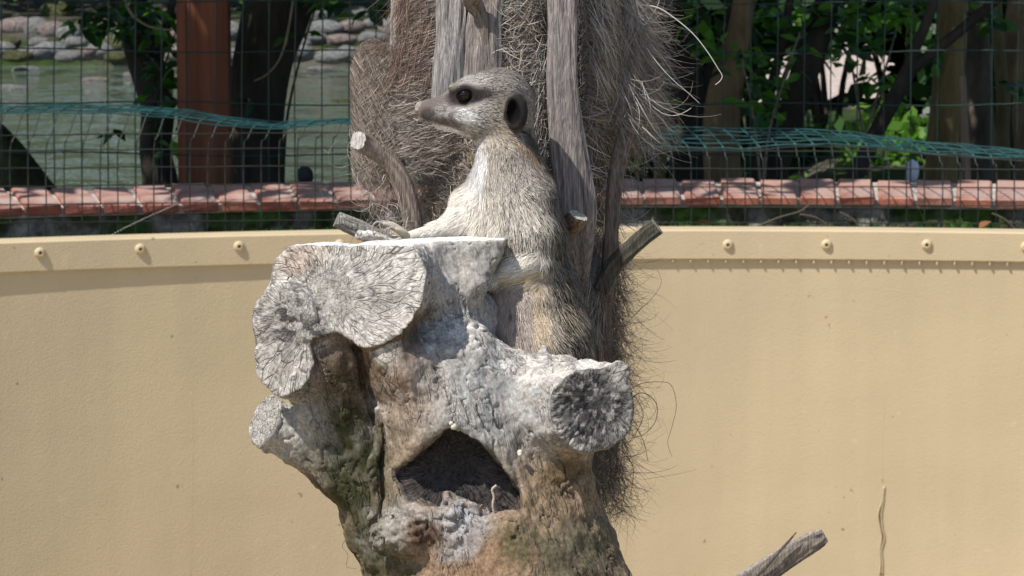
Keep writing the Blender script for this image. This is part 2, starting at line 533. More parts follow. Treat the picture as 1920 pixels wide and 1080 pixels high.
# ---- brick parapet behind the wall
RF, RB = RW + 0.24, RW + 0.50
ZF = on_circle(1300, 371, RF)[2]; ZK = on_circle(1300, 338, RB)[2]
par = empty('brick_parapet', (CX, CY + RB, ZG - 0.2), 'low mossy parapet topped with a row of red bricks', 'parapet')
v, f = arc_slab(RF + 0.02, RB - 0.01, ZG - 0.3, ZF - 0.030, bev=0.003)
M_render = mat('mossy_render', (0.12, 0.12, 0.095), 0.95, 0.1)
nt = M_render.node_tree; nd = nt.nodes; lk = nt.links; tc = nd.new('ShaderNodeTexCoord')
a1_ = nz_(7, 5); a2_ = nz_(22, 5)
cr = nd.new('ShaderNodeValToRGB'); lk.new(a1_.outputs[0], cr.inputs[0])
cr.color_ramp.elements[0].position = 0.40; cr.color_ramp.elements[0].color = (0.045, 0.085, 0.018, 1)
cr.color_ramp.elements[1].position = 0.58; cr.color_ramp.elements[1].color = (0.20, 0.19, 0.17, 1)
e_ = cr.color_ramp.elements.new(0.5); e_.color = (0.075, 0.07, 0.05, 1)
vm = nd.new('ShaderNodeVectorMath'); vm.operation = 'SCALE'; lk.new(cr.outputs[0], vm.inputs[0]); lk.new(rng_(a2_.outputs[0], 0.3, 0.7, 0.35, 1.7), vm.inputs['Scale'])
lk.new(vm.outputs[0], nd['Principled BSDF'].inputs['Base Color'])
bp = nd.new('ShaderNodeBump'); bp.inputs['Distance'].default_value = 0.03; lk.new(a2_.outputs[0], bp.inputs['Height']); lk.new(bp.outputs[0], nd['Principled BSDF'].inputs['Normal'])
mk('parapet_core', v, f, M_render, par, smooth=False)
M_mort = mat('mortar', (0.50, 0.47, 0.44), 0.95, 0.1, noise=(40, 0.5, 1.2), bump=(150, 0.6, 0.004))
# sloping mortar bed under and between the bricks
prof = [(RF + 0.018, ZF - 0.029), (RF + 0.012, ZF - 0.006), (RB - 0.004, ZK - 0.004), (RB - 0.002, ZK - 0.04)]
V = []; F = []; n = 160
for a in np.linspace(A0, A1, n): V += [cyl(a, r, z) for r, z in prof]
for i in range(n - 1):
    for j in range(4): F.append([i * 4 + j, i * 4 + (j + 1) % 4, (i + 1) * 4 + (j + 1) % 4, (i + 1) * 4 + j])
mk('mortar_bed', V, F, M_mort, par, smooth=False)
M_brick = []
for k, c in enumerate([(0.36, 0.125, 0.085), (0.40, 0.15, 0.10), (0.33, 0.12, 0.09), (0.38, 0.17, 0.13)]):
    m_ = mat('red_brick_%d' % k, c, 0.9, 0.15, bump=(120, 0.5, 0.003))
    nt = m_.node_tree; nd = nt.nodes; lk = nt.links; tc = nd.new('ShaderNodeTexCoord')
    b1 = nz_(14, 5, None, 0.7); b2 = nz_(9, 5, None, 0.7); geo = nd.new('ShaderNodeNewGeometry'); sx = nd.new('ShaderNodeSeparateXYZ'); lk.new(geo.outputs['Normal'], sx.inputs[0])
    vm = nd.new('ShaderNodeVectorMath'); vm.operation = 'SCALE'; vm.inputs[0].default_value = c; lk.new(rng_(b1.outputs[0], 0.3, 0.7, 0.65, 1.25), vm.inputs['Scale'])
    mx = nd.new('ShaderNodeMix'); mx.data_type = 'RGBA'; mx.inputs[7].default_value = (0.42, 0.33, 0.30, 1)
    lk.new(mul(rng_(sx.outputs[2], 0.5, 0.9, 0, 1), rng_(b2.outputs[0], 0.38, 0.66, 0.25, 0.95)), mx.inputs[0]); lk.new(vm.outputs[0], mx.inputs[6])
    lk.new(mx.outputs[2], nd['Principled BSDF'].inputs['Base Color'])
    M_brick.append(m_)
dA = 0.1085 / RF
slope = math.atan2(ZK - ZF, RB - RF); ld = math.hypot(ZK - ZF, RB - RF)
def brick_mesh(seed, m_):
    r_ = random.Random(seed)
    hw, hd, hh, bv = 0.0485, ld / 2, 0.0145, 0.004
    V = []; 
    rows = [(-hh, 0), (-hh + bv, bv), (hh - bv, bv), (hh, 0)]
    for z, e in rows:
        for (sx_, sy_) in ((-1, -1), (1, -1), (1, 1), (-1, 1)):
            V.append((sx_ * (hw - bv + e) + r_.uniform(-.0015, .0015), sy_ * (hd - bv + e) + r_.uniform(-.003, .003), z + r_.uniform(-.001, .001)))
    F = [[3, 2, 1, 0], [12, 13, 14, 15]]
    for k in range(3):
        for j in range(4): F.append([k * 4 + j, k * 4 + (j + 1) % 4, (k + 1) * 4 + (j + 1) % 4, (k + 1) * 4 + j])
    return mesh_data('brick', V, F, False, None, [m_])
BMs = [brick_mesh(k, M_brick[k % 4]) for k in range(8)]
aL, aR = ang_of(on_circle(-1000, 395, RF)), ang_of(on_circle(2900, 380, RF))
a = aL; k = 0
while a < aR:
    rm = (RF + RB) / 2
    p = cyl(a, rm, (ZF + ZK) / 2 - 0.011)
    o = put('brick', BMs[rnd.randrange(8)], p, par)
    o.rotation_euler = (Matrix.Rotation(-a + rnd.uniform(-.012, .012), 3, 'Z') @ Matrix.Rotation(slope + rnd.uniform(-.012, .012), 3, 'X')).to_euler()
    o.location.z += rnd.uniform(-0.002, 0.003)
    a += dA
# ---- litter on the ledge between wall and parapet
v, f = arc_slab(RW + 0.07, RF + 0.03, ZG - 0.3, ZWALL - 0.03)
M_soil = mat('ledge_soil', (0.06, 0.065, 0.03), 0.95, 0.1, noise=(18, 0.3, 2.2), bump=(50, 1.0, 0.03))
tag(mk('ledge_soil', v, f, M_soil, None, smooth=False, base=(CX, CY + RW, ZG - 0.3)), kind='structure')
def rock_mesh(seed, m_, sub=3):
    import bmesh
    bm = bmesh.new(); bmesh.ops.create_icosphere(bm, subdivisions=sub, radius=1)
    V = np.array([v.co for v in bm.verts]); F = [[v.index for v in f.verts] for f in bm.faces]; bm.free()
    d = 0.75 + 0.5 * fbm(V * 1.3 + seed * 5.1, seed, 3)
    V = V * d[:, None]
    V = np.sign(V) * np.abs(V) ** 0.85
    return mesh_data('rock', V, F, True, None, [m_])
# ---- front mesh fence
M_pvc = mat('green_pvc', (0.010, 0.034, 0.028), 0.45, 0.5, noise=(30, 0.6, 1.4))
M_pvc_d = mat('dark_green_wire', (0.014, 0.020, 0.017), 0.5, 0.5, noise=(30, 0.6, 1.4))
M_pvc_w = mat('worn_teal_wire', (0.018, 0.075, 0.078), 0.4, 0.5, noise=(25, 0.5, 1.6))
fr = empty('mesh_fence', (CX, CY + RW + 0.12, ZG - 0.1), 'low green welded mesh fence with its top bent over, between tan wall and bricks', 'fence')
RFe = RW + 0.12
loX = [-1000, 0, 250, 330, 430, 520, 660, 900, 1180, 1400, 1500, 1620, 1740, 1920, 2900]
loY = [218, 210, 214, 222, 236, 241, 229, 262, 274, 279, 270, 272, 286, 298, 345]
hiX = loX
hiY = [206, 199, 196, 204, 221, 230, 222, 232, 239, 240, 241, 251, 265, 283, 330]
dep = np.interp
def lo_pt(x):
    y = np.interp(x, loX, loY); p = on_circle(x, y, RFe + 0.03); return p
def hi_pt(x):
    y = np.interp(x, hiX, hiY); p = on_circle(x, y, RFe + np.interp(x, [500, 1000], [0.09, 0.20])); return p
xs = np.arange(-955.6, 2800, 33.6)
def lean(x): return np.interp(x, [-400, 0, 300, 660, 1000, 1180, 2300], [26, 24, 20, 16, 0, -4, -8])
for k, x in enumerate(xs):
    b0 = on_circle(x - 1, 452 + 12 * ((x - 1280) / 1280) ** 2, RFe); b0[2] -= 0.03
    yk = np.interp(x, [0, 660, 1180, 1920], [285, 270, 300, 318])
    xl = x + lean(x)
    P = [b0, on_circle(x + 1, 400, RFe), on_circle(x + 1.0 + rnd.uniform(-1, 1), yk, RFe + 0.002), on_circle(x + lean(x) * 0.45, (yk + np.interp(xl, loX, loY)) / 2 + 4, RFe + 0.012), lo_pt(xl)]
    P = resample(P, 18)
    dx = np.interp(x, [0, 660, 1180, 2300], [30, 30, -38, -34])
    P2 = resample(np.array([lo_pt(xl), (lo_pt(xl) + hi_pt(xl + dx)) / 2 + [0, 0, 0.004], hi_pt(xl + dx)]), 7)
    v1, f1 = tube(P, 0.0019, 5); v2, f2 = tube(P2, 0.0020, 5)
    v, f = join([(v1, f1), (v2, f2)])
    mi = [0] * len(f1) + [1] * len(f2)
    mk('wire', v, f, [M_pvc_d, M_pvc_w], fr, mi=mi)
xx = np.arange(-960, 2840, 40.0)
for y0 in (443, 411, 377, 343, 309, 276, 247):
    P = []
    for x in xx:
        top = np.interp(x, loX, loY)
        yy = y0 + 7 * ((x - 1280) / 1280) ** 2 + (7 if x > 1100 else 0) + rnd.uniform(-0.6, 0.6)
        yy = max(yy, top + (440 - y0) * 0.02)
        P.append(on_circle(x, yy, RFe - 0.002))
    v, f = tube(resample(P, 260), 0.0018, 5); mk('wire', v, f, M_pvc_d, fr)
for q in (0.0, 0.22, 0.42, 0.62, 0.82, 1.0):
    P = []
    for x in xx:
        P.append(lo_pt(x) * (1 - q) + hi_pt(x) * q + np.array([0, 0, rnd.uniform(-0.003, 0.003)]))
    v, f = tube(resample(P, 300), 0.0021, 5); mk('wire', v, f, M_pvc_w, fr)
# ---- tall fence behind the parapet
bf = empty('garden_fence', (CX, CY + RB + 0.3, ZG - 0.05), 'tall green wire garden fence with wide grid standing behind the bricks', 'fence')
RBk = RB + 0.32
for x in np.arange(-952.6, 2850, 50.2):
    p0 = on_circle(x + 1, 352, RBk); p0[2] = ZG - 0.03
    P = resample([p0, on_circle(x + rnd.uniform(-1, 1), 180, RBk), on_circle(x + rnd.uniform(-1, 1) + 2, 0, RBk), on_circle(x + 3, -170, RBk)], 14)
    v, f = tube(P, 0.0021, 5); mk('wire', v, f, M_pvc, bf)
for y0 in (-96, 5, 98, 196, 292):
    P = []
    for x in np.arange(-952.6, 2850, 25.1):
        P.append(on_circle(x, y0 + 8 * ((x - 1280) / 1280) ** 2 * -0.6 + 2.5 * math.sin(x * 0.125) + 3 * math.sin(x * 0.011 + y0), RBk))
    v, f = tube(resample(P, 310), 0.0023, 5); mk('wire', v, f, M_pvc, bf)
# ================================================================== the palm trunk
PZ = -425.0
pfoot = np.array([0.0, Wp(955, 500, PZ)[1] + 0.02, 0.0])
palm = empty('palm_trunk', pfoot, 'shaggy grey palm trunk wrapped in brown fibre with cut leaf bases, behind the meerkat', 'palm tree')
def prad(y):     # outline half width by picture height (pixels)
    return np.interp(y, [-80, 0, 140, 220, 300, 400, 480, 560, 640, 760, 860, 960, 1100], [205, 205, 212, 205, 190, 178, 172, 198, 196, 186, 188, 172, 172])
def pcx(y):
    return np.interp(y, [-80, 0, 300, 600, 1100], [958, 958, 958, 962, 962])
def psurf(px, y):
    """Z of the trunk's front at a picture position"""
    u = np.clip((px - pcx(y)) / prad(y), -1, 1)
    return PZ + 205 * np.sqrt(np.clip(1 - u * u, 0, 1))
# core
ys = np.arange(-420, 1180, 14); th = np.linspace(0, 2 * math.pi, 90, endpoint=False)
CV = []
for y in ys:
    q = np.stack([np.cos(th) * 3, np.sin(th) * 3, 0 * th + y / 60.0], 1)
    rr = (prad(y) - 20) * (1 + 0.16 * (fbm(q, 401, 3) - 0.5)) 
    k = 1 - PZ / DPX
    CV.append(np.stack([(pcx(y) - 960) * k + rr * np.cos(th), np.full(len(th), (540 - y) * k), PZ + rr * np.sin(th)], 1))
CV = np.concatenate(CV)
m = len(ys)
CF_ = np.array([[k * 90 + j, (k + 1) * 90 + j, (k + 1) * 90 + (j + 1) % 90, k * 90 + (j + 1) % 90] for k in range(m - 1) for j in range(90)])
M_core = mat('palm_core', (0.085, 0.062, 0.046), 0.95, 0.1, noise=(60, 0.4, 1.5), bump=(160, 0.9, 0.006), streak=(1, 1, 0.25))
mk('core', l2w(CV), CF_, M_core, palm)
zz = np.linspace(0, 1.5, 8); LV = []
bt = l2w(CV[-90:]).mean(0)
for z in zz:
    f = z / 1.5
    c = pfoot[:2] * (1 - f) + bt[:2] * f
    LV.append(np.stack([c[0] + 0.09 * np.cos(th), c[1] + 0.09 * np.sin(th), 0 * th + z], 1))
LV = np.concatenate(LV)
mk('core_base', LV, np.array([[k * 90 + j, k * 90 + (j + 1) % 90, (k + 1) * 90 + (j + 1) % 90, (k + 1) * 90 + j] for k in range(7) for j in range(90)]), M_core, palm)
# ---- leaf bases: tapering straps with a keel, weathered grain
M_wood = mat('petiole_wood', attr=True, rough=0.85, spec=0.2, noise=(520, 0.4, 1.55), bump=(560, 1.0, 0.0020), streak=(1, 1, 0.07))
def strap(rows, col, name='leaf_base', thick=0.45, keel=0.5, edge=None, seed=0, nseg=34, label=None, end=None):
    """rows: (px, py, Z, half width)"""
    R = resample([list(L(*r[:3])) + [r[3]] for r in rows], nseg)
    P, hw = R[:, :3], R[:, 3]
    T = np.gradient(P, axis=0); T /= np.linalg.norm(T, axis=1)[:, None]
    side = np.cross(T, [0, 0, 1.0]); side /= np.linalg.norm(side, axis=1)[:, None]
    nrm = np.cross(side, T)
    nrm[nrm[:, 2] < 0] *= -1
    nc = 44
    a = np.linspace(0, 2 * math.pi, nc, endpoint=False)
    cs, sn = np.sign(np.cos(a)) * np.abs(np.cos(a)) ** 0.7, np.sin(a)
    V = P[:, None] + hw[:, None, None] * (cs[None, :, None] * side[:, None] + (sn * np.where(sn > 0, keel, thick))[None, :, None] * nrm[:, None])
    nz = fbm(np.stack([np.repeat(np.arange(nseg)[:, None] * 0.16, nc, 1), np.repeat(a[None] * 5.0, nseg, 0), np.full((nseg, nc), seed * 3.7)], -1).reshape(-1, 3), 411 + seed, 3).reshape(nseg, nc)
    V = V + ((nz - 0.5) * hw[:, None] * 0.42)[..., None] * (cs[None, :, None] * side[:, None] * 0.5 + sn[None, :, None] * nrm[:, None])
    Vf = V.reshape(-1, 3)
    F = [[k * nc + j, k * nc + (j + 1) % nc, (k + 1) * nc + (j + 1) % nc, (k + 1) * nc + j] for k in range(nseg - 1) for j in range(nc)]
    F += [list(range(nc))[::-1], [(nseg - 1) * nc + j for j in range(nc)]]
    C = np.repeat(np.asarray(col)[None], len(Vf), 0)
    g = fbm(np.stack([np.repeat(np.arange(nseg)[:, None] * 0.09, nc, 1), np.repeat(a[None] * 9, nseg, 0), np.full((nseg, nc), seed * 1.3)], -1).reshape(-1, 3), 431 + seed, 3)
    C = C * (0.35 + 1.3 * g)[:, None]
    if edge is not None:      # pale worn margins
        wv = np.repeat((np.abs(cs)[None] > 0.86) * 1.0, nseg, 0).reshape(-1)
        sgn = np.repeat(np.sign(cs)[None], nseg, 0).reshape(-1)
        wv = wv * (sgn * edge[1] >= 0) if edge[1] else wv
        C = C * (1 - 0.8 * wv[:, None]) + np.asarray(edge[0])[None] * 0.8 * wv[:, None]
    if end is not None:       # freshly cut end
        for j in range(nc): C[j] = end
        C = np.concatenate([C, np.repeat(np.asarray(end)[None], nc, 0)])
        Vf = np.concatenate([Vf, V[0]])
        F[-2] = [len(Vf) - nc + j for j in range(nc)][::-1]
    o = mk(name, l2w(Vf), F, M_wood, palm, col=C)
    if label: o['label'] = label
    return o
G1 = np.array([0.30, 0.275, 0.265]); G2 = np.array([0.25, 0.215, 0.195]); PALE = np.array([0.56, 0.54, 0.52])
strap([(746, -300, -250, 15), (747, -40, -248, 14), (742, 90, -246, 11), (747, 180, -245, 12), (756, 240, -240, 12), (766, 290, -240, 8), (770, 320, -250, 4)], PALE, seed=1, label='pale bleached strip along the sheath edge')
strap([(788, -300, -262, 52), (788, -40, -258, 48), (784, 100, -256, 46), (792, 200, -252, 40), (800, 300, -258, 26)], np.array([0.17, 0.115, 0.088]), name='leaf_sheath', seed=2, thick=0.2, keel=0.28, label='brown fibrous leaf sheath')
strap([(806, -300, -224, 13), (808, -40, -222, 13), (806, 90, -222, 12), (800, 200, -226, 8)], np.array([0.12, 0.135, 0.085]), seed=3, label='narrow leaf base greened by algae')
strap([(842, -300, -206, 30), (846, -40, -204, 29), (846, 60, -204, 29), (840, 140, -204, 30), (834, 215, -208, 27)], G1, seed=4, edge=(PALE, -1), keel=0.25)
strap([(915, -300, -196, 36), (914, -40, -194, 34), (908, 40, -192, 33), (906, 110, -192, 36), (902, 190, -198, 34)], G2, seed=5, edge=(PALE, -1), keel=0.35)
strap([(884, -12, -150, 20), (888, 6, -164, 18), (902, 30, -176, 13), (910, 70, -181, 8), (912, 110, -186, 4)], np.array([0.22, 0.18, 0.15]), seed=6, end=(0.55, 0.50, 0.46), label='orange brown cut knob')
strap([(1054, -300, -190, 29), (1054, -40, -188, 28), (1055, 60, -188, 28), (1054, 150, -188, 29), (1060, 230, -188, 33), (1072, 320, -190, 37), (1082, 390, -194, 37), (1086, 440, -206, 30), (1092, 500, -232, 16), (1094, 545, -262, 6)], np.array([0.255, 0.225, 0.215]), seed=7, keel=0.3, nseg=50, label='broad smooth grey leaf base')
strap([(1226, 140, -372, 14), (1205, 172, -352, 15), (1178, 236, -322, 16), (1158, 310, -304, 16), (1148, 400, -300, 15), (1140, 520, -305, 14), (1134, 620, -320, 10)], np.array([0.20, 0.155, 0.125]), seed=8, keel=0.5, nseg=44, end=(0.26, 0.22, 0.19))
strap([(671, 263, -140, 17), (683, 269, -160, 19), (722, 295, -176, 18), (750, 335, -184, 19), (768, 385, -190, 19), (778, 440, -196, 18), (786, 500, -215, 18)], np.array([0.25, 0.20, 0.165]), name='leaf_stub', seed=9, keel=0.9, thick=0.9, nseg=40, end=(0.45, 0.42, 0.39), label='curved leaf stub with a pale cut end')
strap([(631, 411, -150, 15), (660, 424, -156, 17), (700, 442, -166, 17), (760, 470, -190, 16)], np.array([0.27, 0.25, 0.225]), name='leaf_stub', seed=10, keel=0.8, thick=0.8, end=(0.22, 0.20, 0.18), label='short grey leaf stub')
strap([(1085, 404, -126, 18), (1079, 414, -134, 20), (1058, 430, -168, 20), (1030, 460, -200, 18)], np.array([0.22, 0.155, 0.105]), name='leaf_stub', seed=11, keel=0.8, thick=0.8, end=(0.44, 0.41, 0.36), label='small tan stub with a pale cut end')
strap([(1233, 424, -205, 17), (1212, 440, -212, 17), (1180, 468, -226, 17), (1150, 500, -244, 18), (1128, 545, -262, 18)], np.array([0.095, 0.088, 0.070]), name='leaf_stub', seed=12, keel=0.45, thick=0.5, end=(0.30, 0.29, 0.25), edge=((0.14, 0.18, 0.155), -1), label='greenish grey leaf stub jutting right')
strap([(1546, 1004, -160, 13), (1530, 1013, -165, 19), (1480, 1042, -180, 22), (1420, 1082, -200, 25), (1300, 1165, -240, 30), (1130, 1290, -330, 36)], np.array([0.22, 0.19, 0.165]), name='leaf_stub', seed=13, keel=0.35, thick=0.4, nseg=46, end=(0.30, 0.27, 0.24), edge=((0.34, 0.31, 0.29), 1), label='long split leaf stub low on the trunk')
strap([(1493, 998, -150, 1.2), (1476, 1018, -156, 2.6), (1452, 1044, -166, 3.5), (1428, 1070, -178, 4), (1405, 1092, -188, 4)], np.array([0.20, 0.17, 0.15]), name='splinter', seed=14)
# bark flakes caught in the fibre
for (x0, y0, rr_, cc) in ((1108, 330, 6, (0.5, 0.42, 0.3)), (879, 300, 9, (0.42, 0.28, 0.14))):
    strap([(x0 - rr_ * 0.3, y0 - rr_ * 1.4, psurf(x0, y0) + 26, 1.5), (x0 + 2, y0, psurf(x0, y0) + 28, rr_ * 0.5), (x0 - rr_ * 0.5, y0 + rr_ * 1.5, psurf(x0, y0) + 26, 1)], np.array(cc), name='bark_flake', seed=15, nseg=8)
# ---- woven sheath flap standing off the trunk on the left
gu, gv = 26, 40
out = resample([(668, 92, -300), (657, 130, -292), (656, 190, -282), (664, 250, -270), (676, 300, -262), (698, 345, -256)], gv)
inn = resample([(742, 92, -262), (748, 130, -258), (752, 190, -252), (756, 250, -250), (760, 300, -248), (764, 345, -246)], gv)
FV = []
for i in range(gv):
    for j in range(gu):
        t_ = j / (gu - 1)
        q = out[i] * (1 - t_) + inn[i] * t_
        q = q + np.array([0, -20 * math.sin(math.pi * t_ ** 0.8) * max(0, 1 - i / 8.0), 16 * math.sin(math.pi * t_)])
        FV.append(L(*q))
FV = np.array(FV)
FV = FV + (fbm(FV / 12.0, 441, 3) - 0.5)[:, None] * np.array([4, 0, 12])
bk = FV - np.array([0, 0, 5.0])
FF = [[i * gu + j, i * gu + j + 1, (i + 1) * gu + j + 1, (i + 1) * gu + j] for i in range(gv - 1) for j in range(gu - 1)]
nF = len(FV)
FF2 = FF + [[a + nF for a in q[::-1]] for q in FF]
rim = [i for i in range(gu)] + [i * gu + gu - 1 for i in range(1, gv)] + [(gv - 1) * gu + j for j in range(gu - 2, -1, -1)] + [i * gu for i in range(gv - 2, 0, -1)]
FF2 += [[rim[k], rim[k] + nF, rim[(k + 1) % len(rim)] + nF, rim[(k + 1) % len(rim)]] for k in range(len(rim))]
M_mat = mat('fibre_mat', (0.115, 0.094, 0.078), 0.95, 0.1, noise=(300, 0.45, 1.5), bump=(420, 1.0, 0.003))
flap = mk('sheath_flap', l2w(np.concatenate([FV, bk])), FF2, M_mat, palm)
# ---- loose fibre, strand by strand
FB_P, FB_W, FB_C = {}, {}, {}
def fibres(n, box_, ang, aj, length, curl, width=(0.9, 1.9), lift=(2, 26), col=(0.27, 0.235, 0.205), cj=0.35, sag=0.0, m=9, free=0.0, zfix=None, flyout=0.0):
    """strands that follow the trunk's round face; ang in degrees, 0 = right, 90 = down in the picture"""
    x = rng.uniform(box_[0], box_[2], n); y = rng.uniform(box_[1], box_[3], n)
    a = np.radians(rng.normal(ang, aj, n)); cv = np.radians(rng.normal(0, curl, n)); c2 = np.radians(rng.normal(0, curl * 0.8, n))
    ln = rng.uniform(length[0], length[1], n); st = ln / (m - 1)
    lf = rng.uniform(lift[0], lift[1], n); fly = rng.uniform(0, 1, n) * flyout
    pts = []
    for k in range(m):
        z = psurf(x, y) if zfix is None else np.interp(x, zfix[0], zfix[1])
        z = z + lf * math.sin(math.pi * (0.15 + 0.85 * k / (m - 1))) * 1.0 + fly * (k / (m - 1)) ** 2
        kk = 1 - z / DPX
        pts.append(np.stack([(x - 960) * kk, (540 - y) * kk, z], 1))
        x = x + np.cos(a) * st; y = y + np.sin(a) * st
        a = a + cv + c2 * math.cos(2.2 * k / (m - 1) * math.pi) + np.radians(sag) * np.cos(a)
    P = np.stack(pts, 1)
    FB_P.setdefault(m, []).append(P); FB_W.setdefault(m, []).append(rng.uniform(width[0], width[1], n) * PX * 0.72)
    c = 1.25 * np.asarray(col)[None] * np.exp(rng.normal(0, cj, n))[:, None] * (1 + rng.normal(0, 0.04, (n, 3)))
    FB_C.setdefault(m, []).append(np.clip(c, 0.02, 0.7))
TAN = (0.25, 0.21, 0.18); DK = (0.12, 0.095, 0.08); LT = (0.40, 0.36, 0.32)
# dense felt under everything
fibres(5000, (760, -60, 1160, 480), 80, 50, (20, 90), 10, (1.0, 2.2), (-8, 10), DK, 0.4)
fibres(4600, (780, 250, 930, 470), 90, 60, (15, 70), 14, (0.8, 1.6), (8, 44), (0.31, 0.265, 0.23))
fibres(500, (790, 250, 920, 460), 70, 30, (40, 110), 10, (1.0, 1.9), (10, 30), LT, 0.25)
# sheath with a slanting weave on the left
fibres(3400, (742, -60, 822, 300), -22, 7, (22, 62), 3, (0.8, 1.6), (2, 10), (0.28, 0.235, 0.205), 0.3, zfix=([730, 790, 840], [-236, -222, -214]))
fibres(700, (740, -60, 812, 140), 100, 8, (40, 110), 4, (0.8, 1.4), (4, 16), (0.20, 0.135, 0.105), 0.3, zfix=([730, 790, 840], [-238, -224, -216]))
fibres(700, (722, 150, 830, 330), -8, 14, (20, 60), 9, (0.7, 1.2), (4, 16), (0.27, 0.23, 0.2), 0.35, zfix=([700, 790, 840], [-246, -222, -214]))
fibres(240, (808, -60, 830, 260), 96, 14, (30, 90), 9, (0.8, 1.6), (4, 16), (0.16, 0.17, 0.11), 0.3)
# top centre-right tuft
fibres(3400, (930, -60, 1030, 220), 175, 45, (25, 95), 12, (0.8, 1.7), (2, 34), TAN, 0.4)
fibres(420, (930, -40, 1030, 160), 170, 30, (50, 120), 14, (1.0, 1.8), (14, 44), LT, 0.25)
fibres(160, (1005, 60, 1030, 330), 100, 8, (60, 170), 4, (0.9, 1.6), (10, 34), LT, 0.3)
# right bulge, combed down and outwards
fibres(5200, (1085, -60, 1185, 260), 38, 32, (30, 120), 11, (0.8, 1.6), (0, 36), (0.21, 0.18, 0.16), 0.4)
fibres(900, (1085, 40, 1170, 250), 12, 22, (40, 110), 10, (0.8, 1.6), (14, 50), TAN, 0.35)
fibres(700, (1100, -60, 1178, 130), 62, 9, (70, 210), 4, (0.9, 1.8), (24, 60), LT, 0.35)
fibres(260, (1160, 10, 1215, 200), 80, 14, (60, 150), 8, (0.8, 1.5), (10, 40), TAN, 0.35, zfix=([1150, 1220], [-330, -380]))
fibres(60, (1150, 120, 1205, 240), 55, 16, (70, 170), 7, (0.8, 1.4), (10, 60), LT, 0.3, zfix=([1150, 1320], [-320, -330]))
fibres(800, (1095, 250, 1160, 480), 95, 22, (40, 130), 9, (0.8, 1.6), (0, 24), (0.17, 0.14, 0.122), 0.4)
fibres(34, (1010, 215, 1050, 330), 12, 12, (90, 170), 9, (1.2, 2.0), (36, 70), (0.5, 0.46, 0.4), 0.2, m=14)
fibres(30, (1070, 230, 1140, 400), 70, 25, (80, 170), 10, (1.0, 1.7), (30, 70), LT, 0.3, m=14)
# lower right skirt
fibres(5200, (1060, 440, 1160, 900), 92, 18, (40, 150), 7, (0.9, 1.8), (0, 26), (0.19, 0.155, 0.132), 0.4)
fibres(1600, (1115, 500, 1172, 960), 80, 55, (15, 80), 16, (0.8, 1.5), (4, 30), (0.15, 0.125, 0.105), 0.4, zfix=([1100, 1180], [-300, -400]))
fibres(900, (1065, 425, 1135, 600), 96, 9, (80, 190), 4, (1.0, 1.8), (24, 46), (0.24, 0.205, 0.18), 0.35)
fibres(160, (1085, 400, 1140, 470), 150, 30, (30, 80), 12, (0.9, 1.6), (26, 50), TAN, 0.3)
fibres(130, (1130, 480, 1172, 700), 20, 60, (40, 120), 12, (0.7, 1.3), (10, 50), (0.16, 0.135, 0.11), 0.3, m=14, zfix=([1100, 1280], [-310, -360]))
fibres(110, (1120, 700, 1165, 930), 40, 45, (60, 150), 16, (0.7, 1.3), (10, 60), (0.12, 0.10, 0.085), 0.3, m=16, zfix=([1100, 1280], [-300, -350]))
# left: flap weave and hanging wisps
fl_z = ([650, 700, 750], [-274, -246, -236])
fibres(2600, (656, 96, 735, 330), 62, 6, (25, 80), 2.5, (0.8, 1.5), (-4, 5), (0.20, 0.165, 0.14), 0.4, zfix=fl_z)
fibres(1100, (668, 110, 742, 330), -50, 7, (14, 45), 3, (0.8, 1.4), (-3, 6), (0.29, 0.25, 0.215), 0.35, zfix=fl_z)
fibres(160, (668, 84, 735, 100), 10, 18, (10, 30), 8, (0.8, 1.5), (0, 6), (0.15, 0.11, 0.085), 0.3, zfix=fl_z)
fibres(240, (690, 300, 760, 420), 100, 24, (30, 100), 12, (0.8, 1.5), (0, 30), TAN, 0.4, zfix=fl_z)
fibres(70, (720, 400, 765, 450), -75, 30, (25, 70), 14, (0.9, 1.6), (0, 30), LT, 0.3, zfix=([650, 800], [-190, -190]))
fibres(60, (650, 230, 740, 400), 80, 35, (40, 110), 16, (0.7, 1.2), (0, 40), TAN, 0.3, zfix=fl_z, m=14)
M_fib = mat('palm_fibre', attr=True, rough=0.7, spec=0.25)
for m_ in FB_P:
    P = np.concatenate(FB_P[m_]); wv = np.concatenate(FB_W[m_]); c = np.concatenate(FB_C[m_])
    V_, Q_ = strands(l2w(P), wv, None, 0.35)
    tag(mk('fibre_mass', V_, Q_, M_fib, palm, col=np.repeat(c, m_ * 2, 0)), kind='stuff')
